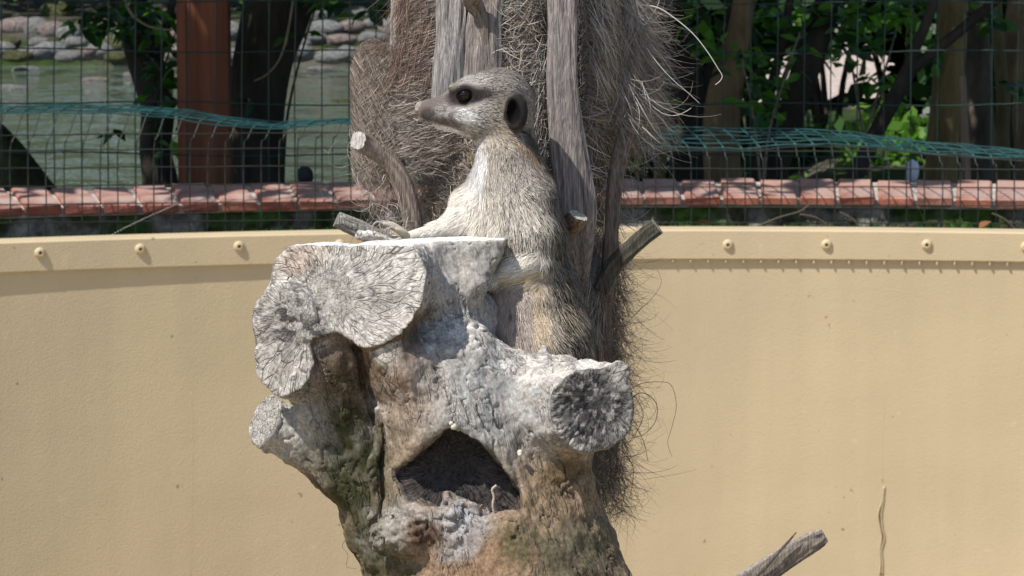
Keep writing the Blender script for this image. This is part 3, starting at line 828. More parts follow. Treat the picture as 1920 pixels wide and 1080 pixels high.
# long single strands that can be picked out
M_lf = mat('long_fibre', (0.55, 0.52, 0.48), 0.5, 0.4)
M_lf2 = mat('long_fibre_dark', (0.10, 0.085, 0.07), 0.6, 0.3)
singles = [
    ([(1195, 8, -330), (1232, 14, -320), (1262, 32, -315), (1298, 62, -310), (1325, 95, -308), (1346, 128, -308), (1354, 142, -308), (1350, 152, -308), (1341, 159, -308)], 1.2, M_lf),
    ([(1212, 90, -330), (1236, 122, -325), (1262, 150, -322), (1290, 174, -320), (1312, 194, -320)], 0.8, M_lf),
    ([(1205, 180, -330), (1225, 200, -325), (1246, 214, -320), (1270, 216, -318), (1296, 203, -318)], 0.8, M_lf),
    ([(1216, 2, -330), (1236, -4, -330), (1228, 20, -330), (1206, 50, -330)], 0.7, M_lf),
    ([(1175, 735, -330), (1200, 720, -320), (1232, 716, -316), (1258, 722, -316), (1268, 760, -318), (1260, 800, -318), (1252, 830, -318), (1260, 856, -318)], 0.6, M_lf2),
    ([(1172, 760, -330), (1196, 738, -320), (1218, 742, -316), (1232, 762, -316), (1228, 792, -316), (1206, 815, -318), (1180, 822, -326)], 0.8, M_lf2),
    ([(1165, 790, -330), (1190, 800, -320), (1206, 826, -316), (1215, 865, -316)], 0.8, M_lf2),
    ([(1160, 840, -330), (1185, 870, -320), (1186, 905, -318), (1180, 936, -318)], 0.8, M_lf2),
    ([(1166, 740, -330), (1190, 745, -320), (1206, 775, -318), (1196, 806, -318), (1172, 840, -326)], 0.7, M_lf2),
    ([(1165, 620, -330), (1190, 590, -320), (1222, 560, -318), (1240, 530, -318), (1232, 505, -318)], 0.5, M_lf2),
    ([(1160, 690, -330), (1190, 705, -320), (1212, 690, -318)], 0.5, M_lf2),
    ([(650, 1010, -40), (642, 1024, -30), (652, 1040, -20), (650, 1062, -20), (668, 1066, -20)], 0.5, M_lf2),
]
for pts, r_, m_ in singles:
    P = resample([L(*p) for p in pts], 7 * len(pts))
    v, f = tube(l2w(P), np.linspace(r_ * 1.15, r_ * 0.6, len(P)) * PX, 5)
    mk('fibre', v, f, m_, palm)
# ================================================================== the dead tree stump
nB = np.array([-0.26, 0.10, 0.96]); nB /= np.linalg.norm(nB); cB = L(640, 548, 150)
nB2 = np.array([-0.42, -0.02, 0.9]); nB2 /= np.linalg.norm(nB2); cB2 = L(520, 672, 118)
nT = np.array([-0.012, math.cos(math.radians(4.6)), math.sin(math.radians(4.6))]); cT = L(750, 457, 120)
nD = np.array([0.30, 0.02, 0.95]); nD /= np.linalg.norm(nD); cD = L(1108, 765, 172)
nJ = np.array([-0.80, 0.28, 0.52]); nJ /= np.linalg.norm(nJ); cJ = L(492, 790, 20)
nE = np.array([0.02, 0.06, 0.99]); nE /= np.linalg.norm(nE); cE = L(858, 880, 116)
nC = np.array([0.92, -0.38, 0.0]); nC /= np.linalg.norm(nC); cC = L(912, 545, 20)
HOL = [(848, 797), (905, 828), (972, 912), (978, 958), (900, 970), (760, 936), (742, 893), (788, 846)]
def warp(P, amp, sc, seed):
    return P + amp * (np.stack([fbm(P / sc, seed + i, 2) for i in range(3)], 1).astype(np.float32) - 0.5) * 2
def stump_sdf(P0):
    P = warp(P0, 7.0, 55.0, 3)
    # mossy rear trunk on the left
    I = chain(P, [(612, 616, 92, 54), (632, 690, 66, 60), (652, 770, 22, 68), (686, 860, -10, 84), (740, 960, -35, 98), (850, 1180, -40, 122)], 24)
    # main body
    M = chain(P, [(828, 612, 0, 70), (835, 700, 34, 108), (850, 800, 40, 128), (868, 920, 30, 160), (960, 1200, 0, 262)], 30)
    M = smin(M, chain(P, [(726, 622, 116, 58), (756, 690, 108, 62), (796, 800, 72, 84)], 20), 24)
    D = chain(P, [(905, 745, 10, 96), (1010, 765, 40, 90), (1065, 768, 90, 82), (1122, 768, 190, 80)], 24)
    D = smin(D, chain(P, [(1040, 700, 30, 30), (1100, 706, 90, 30), (1172, 702, 168, 20)], 14), 14)
    D = smax(D, plane(P, cD, nD), 5)
    D2 = chain(P, [(1040, 830, 50, 62), (1018, 930, 30, 96), (1000, 1120, 10, 190)], 30)
    # upper limb with the big sawn face
    Bl = chain(P, [(830, 600, -60, 112), (735, 536, 50, 92), (705, 520, 230, 80)], 25)
    Bl = smin(Bl, chain(P, [(800, 610, -60, 100), (705, 570, 60, 80), (694, 570, 230, 74)], 25), 12)
    Bl = smin(Bl, chain(P, [(780, 600, -60, 100), (612, 545, 60, 90), (570, 530, 210, 86)], 25), 20)
    Bl = smax(Bl, plane(P, cB, nB), 4)
    lob = chain(P, [(628, 880, 30, 34), (604, 780, 40, 38), (572, 700, 56, 50), (502, 664, 170, 70)], 20)
    lob = smin(lob, chain(P, [(620, 625, -10, 50), (545, 604, 60, 62), (526, 592, 170, 62)], 20), 22)
    lob = smax(lob, plane(P, cB2, nB2), 4)
    C = smin(seg(P, L(830, 560, -40), L(925, 470, -30), 100, 74), seg(P, L(830, 620, -30), L(862, 606, -10), 90, 44), 20)
    C = smin(C, seg(P, L(780, 520, 0), L(880, 490, -10), 80, 70), 20)
    C = smax(C, plane(P, cC, nC), 6)
    C = smax(C, -seg(P, L(846, 470, 96), L(880, 650, 118), 50, 44), 12)
    C = smax(C, -seg(P, L(808, 470, 74), L(806, 600, 100), 18, 20), 8)
    top = smax(smin(Bl, C, 10), plane(P0, cT, nT), 4)
    top = smin(top, lob, 16)
    J = chain(P, [(640, 880, -20, 56), (570, 825, 0, 50), (500, 790, 20, 45), (440, 765, 40, 45)], 14)
    J = smax(J, plane(P, cJ, nJ), 4)
    J = smin(J, chain(P, [(560, 846, 10, 16), (505, 838, 25, 12)], 5), 6)
    d = smin(M, D, 38)
    d = smin(d, D2, 40)
    rid = chain(P, [(878, 668, 0, 34), (950, 705, 20, 40), (1060, 712, 40, 34)], 14)
    d = smin(d, rid, 22)
    d = smin(d, seg(P, L(1018, 700, 20), L(1023, 652, 14), 24, 8), 10)
    d = smin(d, I, 8)
    d = smin(d, top, 14)
    d = smin(d, J, 16)
    # deep slit between the rear trunk and the body, and the dark broken hollow
    slit = chain(P, [(664, 650, 112, 11), (696, 740, 100, 17), (710, 850, 96, 12), (704, 985, 90, 9)], 6)
    d = smax(d, -slit, 6)
    car = None
    for (xa, ya), (xb, yb) in zip(HOL, HOL[1:] + HOL[:1]):
        a, b = L(xa, ya, 170), L(xb, yb, 170)
        e = np.array([-(b[1] - a[1]), b[0] - a[0]]); e /= np.linalg.norm(e)
        h = (P[:, 0] - a[0]) * np.float32(e[0]) + (P[:, 1] - a[1]) * np.float32(e[1])
        car = h if car is None else smax(car, h, 10)
    car = smax(car, -plane(P, cE, nE), 3)
    d = smax(d, -car, 14)
    # ragged burl and splinters under the hollow, loose bark at the right
    bl = ell(P, L(768, 1002, 138), (70, 50, 58))
    d = smin(d, bl + 8 * (fbm(P / 10.0, 31, 2) - 0.5) * 2, 6)
    sp = chain(P, [(838, 938, 165, 12), (850, 965, 182, 20), (852, 1022, 186, 17)], 5)
    sp = smin(sp, chain(P, [(842, 945, 170, 14), (890, 962, 176, 12), (918, 972, 164, 6)], 5), 6)
    d = smin(d, sp + 10 * (fbm(P / 11.0, 41, 2) - 0.5) * 2, 4)
    d = smin(d, chain(P, [(708, 770, 85, 9), (704, 860, 92, 10), (700, 970, 96, 9)], 4), 4)
    snd = smin(ell(P, L(690, 444, -82), (24, 9, 16)), ell(P, L(728, 446, -88), (34, 8, 14)), 8)
    d = smin(d, snd + 5 * (fbm(P / 8.0, 47, 2) - 0.5), 4)
    sl = smax(seg(P, L(1084, 905, 20), L(1128, 1012, 20), 34, 34), np.abs(plane(P, L(1105, 960, 30), (0.75, 0.3, 0.6))) - 9, 3)
    d = smin(d, sl, 4)
    return d
Vs, Qs = surface(stump_sdf, (-560, -600, -200), (260, 130, 240), 3.0)
Ns = vnormals(Vs, Qs)
px_, py_ = pix(Vs)
Zs = Vs[:, 2]
def facew(c, n, rad, tol=9, al=0.72):
    return (1 - sstep(tol * 0.5, tol * 1.6, np.abs((Vs - c) @ n))) * (1 - sstep(rad, rad * 1.15, np.linalg.norm(Vs - c, axis=1))) * sstep(al - 0.12, al, Ns @ n)
fB = facew(cB, nB, 260, 12); fB2 = facew(cB2, nB2, 130, 12); fD = facew(cD, nD, 150, 10); fJ = facew(cJ, nJ, 90)
fE = facew(cE, nE, 150, 12) * (np.hypot((px_ - 860) / 130, (py_ - 885) / 105) < 1) * (Zs < 175)
fT = (1 - sstep(4, 10, np.abs((Vs - cT) @ nT))) * sstep(0.75, 0.9, Ns @ nT) * (py_ < 520)
def radial(c, n, kr, seed, ce=None):
    """radial shakes of sawn end grain around the pith"""
    c = c if ce is None else ce
    q = Vs - c
    u = np.cross([0, 1, 0], n); u /= np.linalg.norm(u); v = np.cross(n, u)
    x, y = q @ u, q @ v
    wob = (fbm(Vs / 30.0, seed + 5, 2) - 0.5) * 0.5
    th = np.arctan2(y, x) + wob; r = np.hypot(x, y)
    a = vn(np.stack([np.cos(th) * kr, np.sin(th) * kr, r * 0.010], 1), seed)
    b = vn(np.stack([np.cos(th) * kr * 2.3, np.sin(th) * kr * 2.3, r * 0.022], 1), seed + 1)
    e = vn(np.stack([np.cos(th) * 5, np.sin(th) * 5, r / 15.0 + 2 * fbm(Vs / 25, seed + 8, 1)], 1), seed + 2)
    ck = np.maximum(ridge(a, 5.5), 0.75 * ridge(b, 5.0)) * sstep(4, 22, r)
    tk = 0.7 * ridge(e, 5.0) * sstep(20, 50, r) * (vn(Vs / 22.0, seed + 4) > 0.42)
    return np.maximum(ck, tk), b
ckB, bB = radial(cB, nB, 9.0, 51, L(612, 556, 150))
ckB2, bB2 = radial(cB2, nB2, 7.0, 61, L(580, 600, 140))
ckD, bD = radial(cD, nD, 9.0, 71, L(1118, 745, 172))
ckE, bE = radial(cE, nE, 11.0, 81, L(845, 868, 116))
ckJ, bJ = radial(cJ, nJ, 6.0, 91)
def polar(c, n, kr, kz):
    q = Vs - c
    u = np.cross([0, 1, 0], n); u /= np.linalg.norm(u); v = np.cross(n, u)
    x, y = q @ u, q @ v; th = np.arctan2(y, x) + 0.22 * (fbm(Vs / 45.0, 5, 1) - 0.5); r = np.hypot(x, y)
    kk = kr * (0.35 + 0.65 * sstep(0, 60, r))
    return np.stack([np.cos(th) * kk, np.sin(th) * kk, r * kz], 1)
G0B = polar(L(612, 556, 150), nB, 10.0, 0.028)
bark = np.clip(1 - fB - fB2 - fD - fJ - fE - fT, 0, 1)
# bark: long grooves running down the limbs, a few open drying cracks, crumbly grain
rot = np.stack([Vs[:, 0] + 0.25 * Vs[:, 1], Vs[:, 1] - 0.25 * Vs[:, 0], Vs[:, 2]], 1)
gro = fbm(rot / np.array([11.0, 70.0, 11.0]), 7, 3)
opn = ridge(vn(warp(rot.astype(np.float32), 10, 30, 12) / np.array([26.0, 150.0, 26.0]), 9), 15) * (vn(Vs / 60.0, 19) > 0.5)
opn2 = ridge(vn(warp(Vs.astype(np.float32), 12, 24, 14) / np.array([34.0, 34.0, 34.0]), 23), 16) * (vn(Vs / 70.0, 29) > 0.55)
opn = np.maximum(opn, 0.8 * opn2)
crum = fbm(Vs / 9.0, 15, 3)
big = fbm(Vs / 34.0, 25, 3)
disp = bark * (7 * (gro - 0.5) + 10 * (big - 0.5) - 6 * opn + 2.5 * (crum - 0.5))
disp += fB * (5 * (big - 0.5) - 3 * ridge(vn(np.stack([G0B[:, 0] * 0.3, G0B[:, 1] * 0.3, G0B[:, 2] * 0.3], 1), 5), 9)) + fB2 * (6 * (big - 0.5))
disp += fD * (-3 * ckD + 3 * (crum - 0.5) + 6 * (big - 0.5)) + fE * (-3 * ckE + 6 * (big - .5)) + fJ * (2 * (crum - 0.5))
disp += fT * 3.0 * (crum - 0.5)
Vd = Vs + Ns * disp[:, None]
# ---- colour: the wood's own tones with some light and shade painted in (weathered grey, dust, tan heartwood, moss, char)
n1 = fbm(Vs / 40.0, 101, 4); n2 = fbm(Vs / 14.0, 103, 3); n3 = fbm(Vs / 5.0, 105, 2)
grey = np.array([0.34, 0.32, 0.298]); dust = np.array([0.60, 0.565, 0.52]); tan = np.array([0.27, 0.195, 0.125]); orange = np.array([0.25, 0.145, 0.082])
brown = np.array([0.12, 0.080, 0.052]); moss = np.array([0.040, 0.046, 0.016]); char_shade = np.array([0.085, 0.074, 0.070]); lich = np.array([0.42, 0.44, 0.43])
Cc = np.repeat(grey[None], len(Vs), 0)
def lay(c, wgt):
    global Cc
    wgt = np.clip(wgt, 0, 1)[:, None]
    Cc = Cc * (1 - wgt) + np.asarray(c)[None] * wgt
def blob(x, y, rx, ry, ang=0, soft=0.55, wob=0.9):
    a = math.radians(ang)
    dx, dy = px_ - x, py_ - y
    u = (dx * math.cos(a) + dy * math.sin(a)) / rx; v = (-dx * math.sin(a) + dy * math.cos(a)) / ry
    return 1 - sstep(1 - soft, 1 + soft, np.hypot(u, v) + wob * (n1 - 0.5) * 1.6 + 0.35 * (n2 - 0.5))
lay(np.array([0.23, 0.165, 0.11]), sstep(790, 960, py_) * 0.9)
lay(tan, blob(1000, 1030, 230, 90) * (0.45 + 0.5 * n2))
lay(tan, blob(760, 840, 50, 120) * 0.75)
lay(tan, blob(1040, 900, 90, 90) * 0.8)
lay(orange, blob(775, 700, 95, 70, 35) * 0.75 * (0.5 + n2))
lay(orange, blob(915, 1045, 130, 40) * 0.5)
lay(tan * 1.1, blob(690, 660, 26, 70, -25) * 0.8)
lay(grey * 1.1, blob(930, 730, 170, 110, 20) * 0.9)
lay(lich * 0.8, blob(940, 720, 120, 80, 20) * (n2 > 0.52) * 0.6)
lay(grey * 1.15, blob(860, 545, 85, 100) * 0.9)
lay(brown, blob(765, 615, 34, 50, 30) * 0.95)
lay(char_shade, blob(780, 640, 22, 34, 30) * 0.8)  # shade of the recess beside the sawn face, painted in
lay(brown * 1.15, blob(640, 715, 70, 110, -15) * 0.85)
lay(moss, blob(650, 850, 70, 140, -18) * (0.35 + 1.0 * n2))
lay(moss, blob(700, 1010, 60, 110, -18) * (0.35 + 1.0 * n2))
lay(moss * 1.6, blob(975, 1025, 38, 36) * 0.6 * (n2 > 0.45))
lay(np.array([0.10, 0.095, 0.06]), blob(1080, 1040, 80, 60) * 0.8)
lay(np.array([0.15, 0.10, 0.05]), blob(1060, 885, 55, 22, -10) * 0.8)
lay(grey * 0.95, blob(590, 770, 26, 80, -18) * 0.6)
lay(np.array([0.42, 0.42, 0.44]), blob(860, 985, 50, 50) * (0.3 + 0.9 * n2))
lay(np.array([0.36, 0.33, 0.30]), blob(765, 985, 80, 50) * (0.2 + 1.0 * n2))
lay(np.array([0.085, 0.045, 0.025]), blob(795, 1005, 38, 30) * 0.9)
lay(dust, fB * (0.7 + 0.4 * n2)); lay(dust * 0.95, fB2 * (0.5 + 0.6 * n2)); lay(np.array([0.76, 0.735, 0.70]), fT * 0.97)  # top face made paler than its dust to carry the sun's glare
lay(np.array([0.62, 0.47, 0.37]), fB * blob(575, 485, 45, 26, -20) * 0.6)
lay(np.array([0.13, 0.12, 0.12]), (fB + fB2) * blob(540, 600, 60, 40, 40) * (n2 > 0.5) * 0.6)
lay(np.array([0.16, 0.15, 0.15]), fB * blob(700, 540, 50, 40, 40) * (n2 > 0.53) * 0.5)
lay(dust * 0.8, fD * 0.9)
lay(np.array([0.060, 0.058, 0.064]), fD * (1 - sstep(35, 95, np.hypot(px_ - 1100, (py_ - 765) * 0.9) + 60 * (n1 - 0.5))) * (0.6 + 0.6 * n2))
lay(dust * 0.9, fD * sstep(0.56, 0.7, fbm(Vs / 8.0, 121, 2)) * 0.8)
lay(dust * 0.8, (1 - fD) * blob(1095, 700, 120, 24, 4) * (0.3 + 0.8 * n2))
lay(dust, fT * 0 + blob(715, 442, 60, 10, 0, 0.3, 0.1) * 0.95)
lay(dust * 0.8, fJ * 0.7)
lay(dust * 0.75, blob(530, 800, 60, 46, 30) * 0.7)
lay(char_shade * 0.8, fE * 0.96)
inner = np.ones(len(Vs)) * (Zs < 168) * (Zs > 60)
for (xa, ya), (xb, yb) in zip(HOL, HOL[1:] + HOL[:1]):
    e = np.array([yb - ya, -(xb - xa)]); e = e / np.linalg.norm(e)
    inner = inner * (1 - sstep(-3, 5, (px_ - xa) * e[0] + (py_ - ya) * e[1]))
lay(char_shade, inner * 0.85 * (1 - 0.3 * n2))
allck = np.clip(fB * ckB + fB2 * ckB2 + fD * ckD + fE * ckE + fJ * ckJ + bark * opn, 0, 1)
lay(np.array([0.07, 0.06, 0.055]), allck * 0.35)          # darker along the cracks
lay(dust, bark * sstep(0.25, 0.8, Ns[:, 1]) * sstep(0.4, 0.6, n2) * 0.75 * (1 - sstep(820, 900, py_)))   # dust trodden onto level wood
Cc = Cc * (0.72 + 0.56 * n3)[:, None] * (0.8 + 0.4 * n2)[:, None]
# grain coordinates: polar on sawn ends, stretched along the limbs elsewhere; the shader splits the wood along them
G = rot / np.array([13.0, 60.0, 13.0])
for wgt, (c, n, kr, kz) in ((fB, (L(612, 556, 150), nB, 10.0, 0.028)), (fB2, (L(580, 600, 140), nB2, 9.0, 0.022)), (fD, (L(1118, 745, 172), nD, 8.0, 0.022)), (fE, (L(845, 868, 116), nE, 10.0, 0.015)), (fJ, (cJ, nJ, 5.0, 0.06)), (fT, (L(700, 450, 0), nT, 6.0, 0.03))):
    sel = wgt > 0.5
    G[sel] = polar(c, n, kr, kz)[sel]
SPL = np.clip(0.9 * fB + 0.9 * fB2 + 0.8 * fD + 1.0 * fE + 0.8 * fJ + 0.25 * fT + bark * 0.75 * sstep(0.42, 0.62, fbm(Vs / 45.0, 131, 2)), 0, 1)
M_stump = bpy.data.materials.new('weathered_wood'); M_stump.use_nodes = True
nt = M_stump.node_tree; nd = nt.nodes; lk = nt.links; bs = nd['Principled BSDF']; tc = nd.new('ShaderNodeTexCoord')
bs.inputs['Roughness'].default_value = 0.9; bs.inputs['Specular IOR Level'].default_value = 0.15
vc = nd.new('ShaderNodeVertexColor'); vc.layer_name = 'Col'
ga = nd.new('ShaderNodeAttribute'); ga.attribute_name = 'grain'; sa = nd.new('ShaderNodeAttribute'); sa.attribute_name = 'split'
# bend the grain a little so that no split runs straight
wn = nz_(60, 0); wsc = nd.new('ShaderNodeVectorMath'); wsc.operation = 'SCALE'; wsc.inputs['Scale'].default_value = 0.16; lk.new(wn.outputs['Color'], wsc.inputs[0])
wad = nd.new('ShaderNodeVectorMath'); wad.operation = 'ADD'; lk.new(ga.outputs['Vector'], wad.inputs[0]); lk.new(wsc.outputs[0], wad.inputs[1])
def vor_(scale):
    v = nd.new('ShaderNodeTexVoronoi'); v.feature = 'DISTANCE_TO_EDGE'; v.inputs['Scale'].default_value = scale; lk.new(wad.outputs[0], v.inputs['Vector']); return v.outputs['Distance']
s1 = rng_(vor_(0.8), 0.0, 0.055, 1.0, 0.0); s2 = rng_(vor_(1.9), 0.0, 0.06, 0.55, 0.0)
fib_ = nz_(5.0, 4, wad.outputs[0]); fine = nz_(330, 5, None, 0.65); mid_ = nz_(110, 4)
mxs = nd.new('ShaderNodeMath'); mxs.operation = 'MAXIMUM'; lk.new(s1, mxs.inputs[0]); lk.new(s2, mxs.inputs[1])
patch = rng_(mid_.outputs[0], 0.38, 0.58, 0.25, 1.0)
spl = mul(mul(mxs.outputs[0], sa.outputs['Fac']), patch)
dark = nd.new('ShaderNodeMath'); dark.operation = 'MULTIPLY_ADD'; lk.new(spl, dark.inputs[0]); dark.inputs[1].default_value = -0.62; dark.inputs[2].default_value = 1.0
fac = mul(dark.outputs[0], mul(rng_(fine.outputs[0], 0.3, 0.7, 0.66, 1.32), rng_(fib_.outputs[0], 0.3, 0.7, 0.82, 1.16)))
vm = nd.new('ShaderNodeVectorMath'); vm.operation = 'SCALE'; lk.new(vc.outputs[0], vm.inputs[0]); lk.new(fac, vm.inputs['Scale']); lk.new(vm.outputs[0], bs.inputs['Base Color'])
h1 = nd.new('ShaderNodeMath'); h1.operation = 'MULTIPLY_ADD'; lk.new(spl, h1.inputs[0]); h1.inputs[1].default_value = -1.0; lk.new(rng_(fine.outputs[0], 0, 1, 0, 0.28), h1.inputs[2])
h2 = nd.new('ShaderNodeMath'); h2.operation = 'ADD'; lk.new(h1.outputs[0], h2.inputs[0]); lk.new(rng_(fib_.outputs[0], 0, 1, 0, 0.4), h2.inputs[1])
bp = nd.new('ShaderNodeBump'); bp.inputs['Strength'].default_value = 0.9; bp.inputs['Distance'].default_value = 0.0017; lk.new(h2.outputs[0], bp.inputs['Height']); lk.new(bp.outputs[0], bs.inputs['Normal'])
foot = np.array([0.02, 0.02, 0.0])
stump = empty('tree_stump', foot, 'weathered grey dead tree stump with sawn limbs and a dark hollow, meerkat on top', 'tree stump')
Ww = l2w(Vd)
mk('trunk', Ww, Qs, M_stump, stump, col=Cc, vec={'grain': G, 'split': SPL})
print('stump verts', len(Vs))
tw = resample([L(928, 968, 172), L(924, 948, 178), L(926, 932, 180), L(923, 918, 182), L(931, 910, 184)], 26)
v, f = tube(l2w(tw), (1.6 + 1.1 * np.abs(np.sin(np.arange(26) * 1.3))) * PX, 6); mk('dry_stalk', v, f, mat('dry_stalk', (0.5, 0.42, 0.36), 0.8, 0.2), stump)
for (x, y, z, r_) in ((851, 800, 176, 6), (975, 848, 150, 5), (846, 794, 178, 4), (975, 852, 152, 4)):
    pv = rock_mesh(int(x), mat('wood_chip', (0.62, 0.58, 0.5), 0.9, 0.1), 2)
    o = put('wood_chip', pv, Wp(x, y, z), stump); o.scale = (r_ * PX, r_ * PX, r_ * PX)
# the rest of the trunk, down to the enclosure floor below the picture
zz = np.linspace(0, 1.425, 30); th = np.linspace(0, 2 * math.pi, 48, endpoint=False)
LV = []
b0 = Wp(960, 1130, 0)
for z in zz:
    f = z / 1.425
    rr = 0.118 + 0.06 * (1 - f) ** 3 + 0.006 * np.cos(5 * th + 2 * z) + 0.01 * (fbm(np.stack([np.cos(th) * 2, np.sin(th) * 2, 0 * th + z * 2], 1), 5, 3) - .5)
    cx = foot[0] + (b0[0] - foot[0]) * f; cy = foot[1] + (b0[1] - foot[1]) * f
    LV.append(np.stack([cx + rr * np.cos(th), cy + rr * np.sin(th), 0 * th + z], 1))
LV = np.concatenate(LV)
LF = [[k * 48 + j, k * 48 + (j + 1) % 48, (k + 1) * 48 + (j + 1) % 48, (k + 1) * 48 + j] for k in range(29) for j in range(48)]
mk('trunk_base', LV, LF, mat('trunk_bark', (0.14, 0.10, 0.06), 0.9, 0.15, noise=(40, 0.5, 1.3), bump=(80, 0.8, 0.01)), stump)
# ================================================================== the meerkat
ZC = -92.0
EAR = L(968, 207, ZC + 62)
def meer_sdf(P):
    sk = ell(P, L(932, 191, ZC), (72, 65, 60))
    d = smin(sk, ell(P, L(884, 188, ZC), (50, 44, 50)), 16)
    d = smin(d, ell(P, L(905, 222, ZC), (56, 42, 54)), 18)
    mz = chain(P, [(868, 208, ZC, 40), (836, 209, ZC, 31), (808, 207, ZC, 21), (797, 205, ZC, 16)], 8)
    d = smin(d, mz, 14)
    d = smin(d, chain(P, [(866, 226, ZC, 28), (826, 230, ZC, 14)], 6), 6)       # lower jaw
    d = smin(d, ell(P, L(864, 164, ZC + 34), (24, 9, 9)), 12)                    # brow over the eye
    d = smin(d, ell(P, L(864, 164, ZC - 34), (24, 9, 9)), 12)
    d = smin(d, ell(P, L(868, 216, ZC + 30), (26, 17, 16)), 12)                   # cheek pad
    nk = chain(P, [(948, 230, ZC, 52), (952, 300, ZC - 2, 57), (960, 370, ZC - 4, 76)], 20)
    d = smin(d, nk, 16)
    to = chain(P, [(962, 365, ZC - 4, 78), (972, 450, ZC - 4, 86), (994, 550, ZC - 2, 88), (1014, 640, ZC, 94), (1018, 700, ZC, 92)], 24)
    d = smin(d, to, 22)
    d = smin(d, ell(P, L(966, 600, ZC + 34), (52, 80, 52)), 24)                   # belly
    # far arm, stretched forward on to the sawn top
    d = smin(d, chain(P, [(925, 345, ZC - 28, 46), (886, 385, ZC - 26, 40), (862, 416, ZC - 14, 30), (822, 432, ZC - 6, 16), (772, 443, ZC + 8, 11)], 14), 20)
    # near arm, folded over the edge
    d = smin(d, chain(P, [(985, 380, ZC + 46, 50), (1000, 440, ZC + 62, 42), (1003, 487, ZC + 68, 34)], 16), 22)
    d = smin(d, chain(P, [(1003, 487, ZC + 68, 34), (965, 505, ZC + 70, 25), (925, 522, ZC + 62, 17), (892, 528, ZC + 46, 12)], 12), 9)
    # haunches, feet and tail
    d = smin(d, ell(P, L(1046, 640, ZC + 30), (56, 74, 56)), 18)
    d = smin(d, ell(P, L(1030, 640, ZC - 50), (56, 74, 46)), 18)
    d = smin(d, chain(P, [(1030, 690, ZC + 40, 26), (985, 706, ZC + 56, 15), (950, 710, ZC + 60, 12)], 10), 10)
    d = smin(d, chain(P, [(1020, 690, ZC - 50, 26), (985, 706, ZC - 56, 15), (950, 710, ZC - 56, 12)], 10), 10)
    d = smin(d, chain(P, [(1070, 700, ZC - 50, 26), (1092, 760, ZC - 92, 17), (1100, 840, ZC - 112, 13), (1098, 930, ZC - 116, 9)], 10), 14)
    for s in (1, -1):                                                              # ears: a cupped shell low on the side
        e = ell(P, L(968, 208, ZC + s * 58), (22, 39, 13))
        e = smax(e, -ell(P, L(961, 210, ZC + s * 76), (13, 26, 24)), 4)
        d = smin(d, e, 5)
        d = smax(d, -ell(P, L(872, 179, ZC + s * 56), (15, 13, 14)), 3)            # eye socket
    d = smax(d, -chain(P, [(800, 227, ZC + 22, 3.5), (830, 233, ZC + 28, 3.5), (860, 236, ZC + 44, 3)], 2), 3)  # mouth line
    return d
Vm, Qm = surface(meer_sdf, (-240, -420, -300), (180, 430, 20), 2.4)
Nm = vnormals(Vm, Qm)
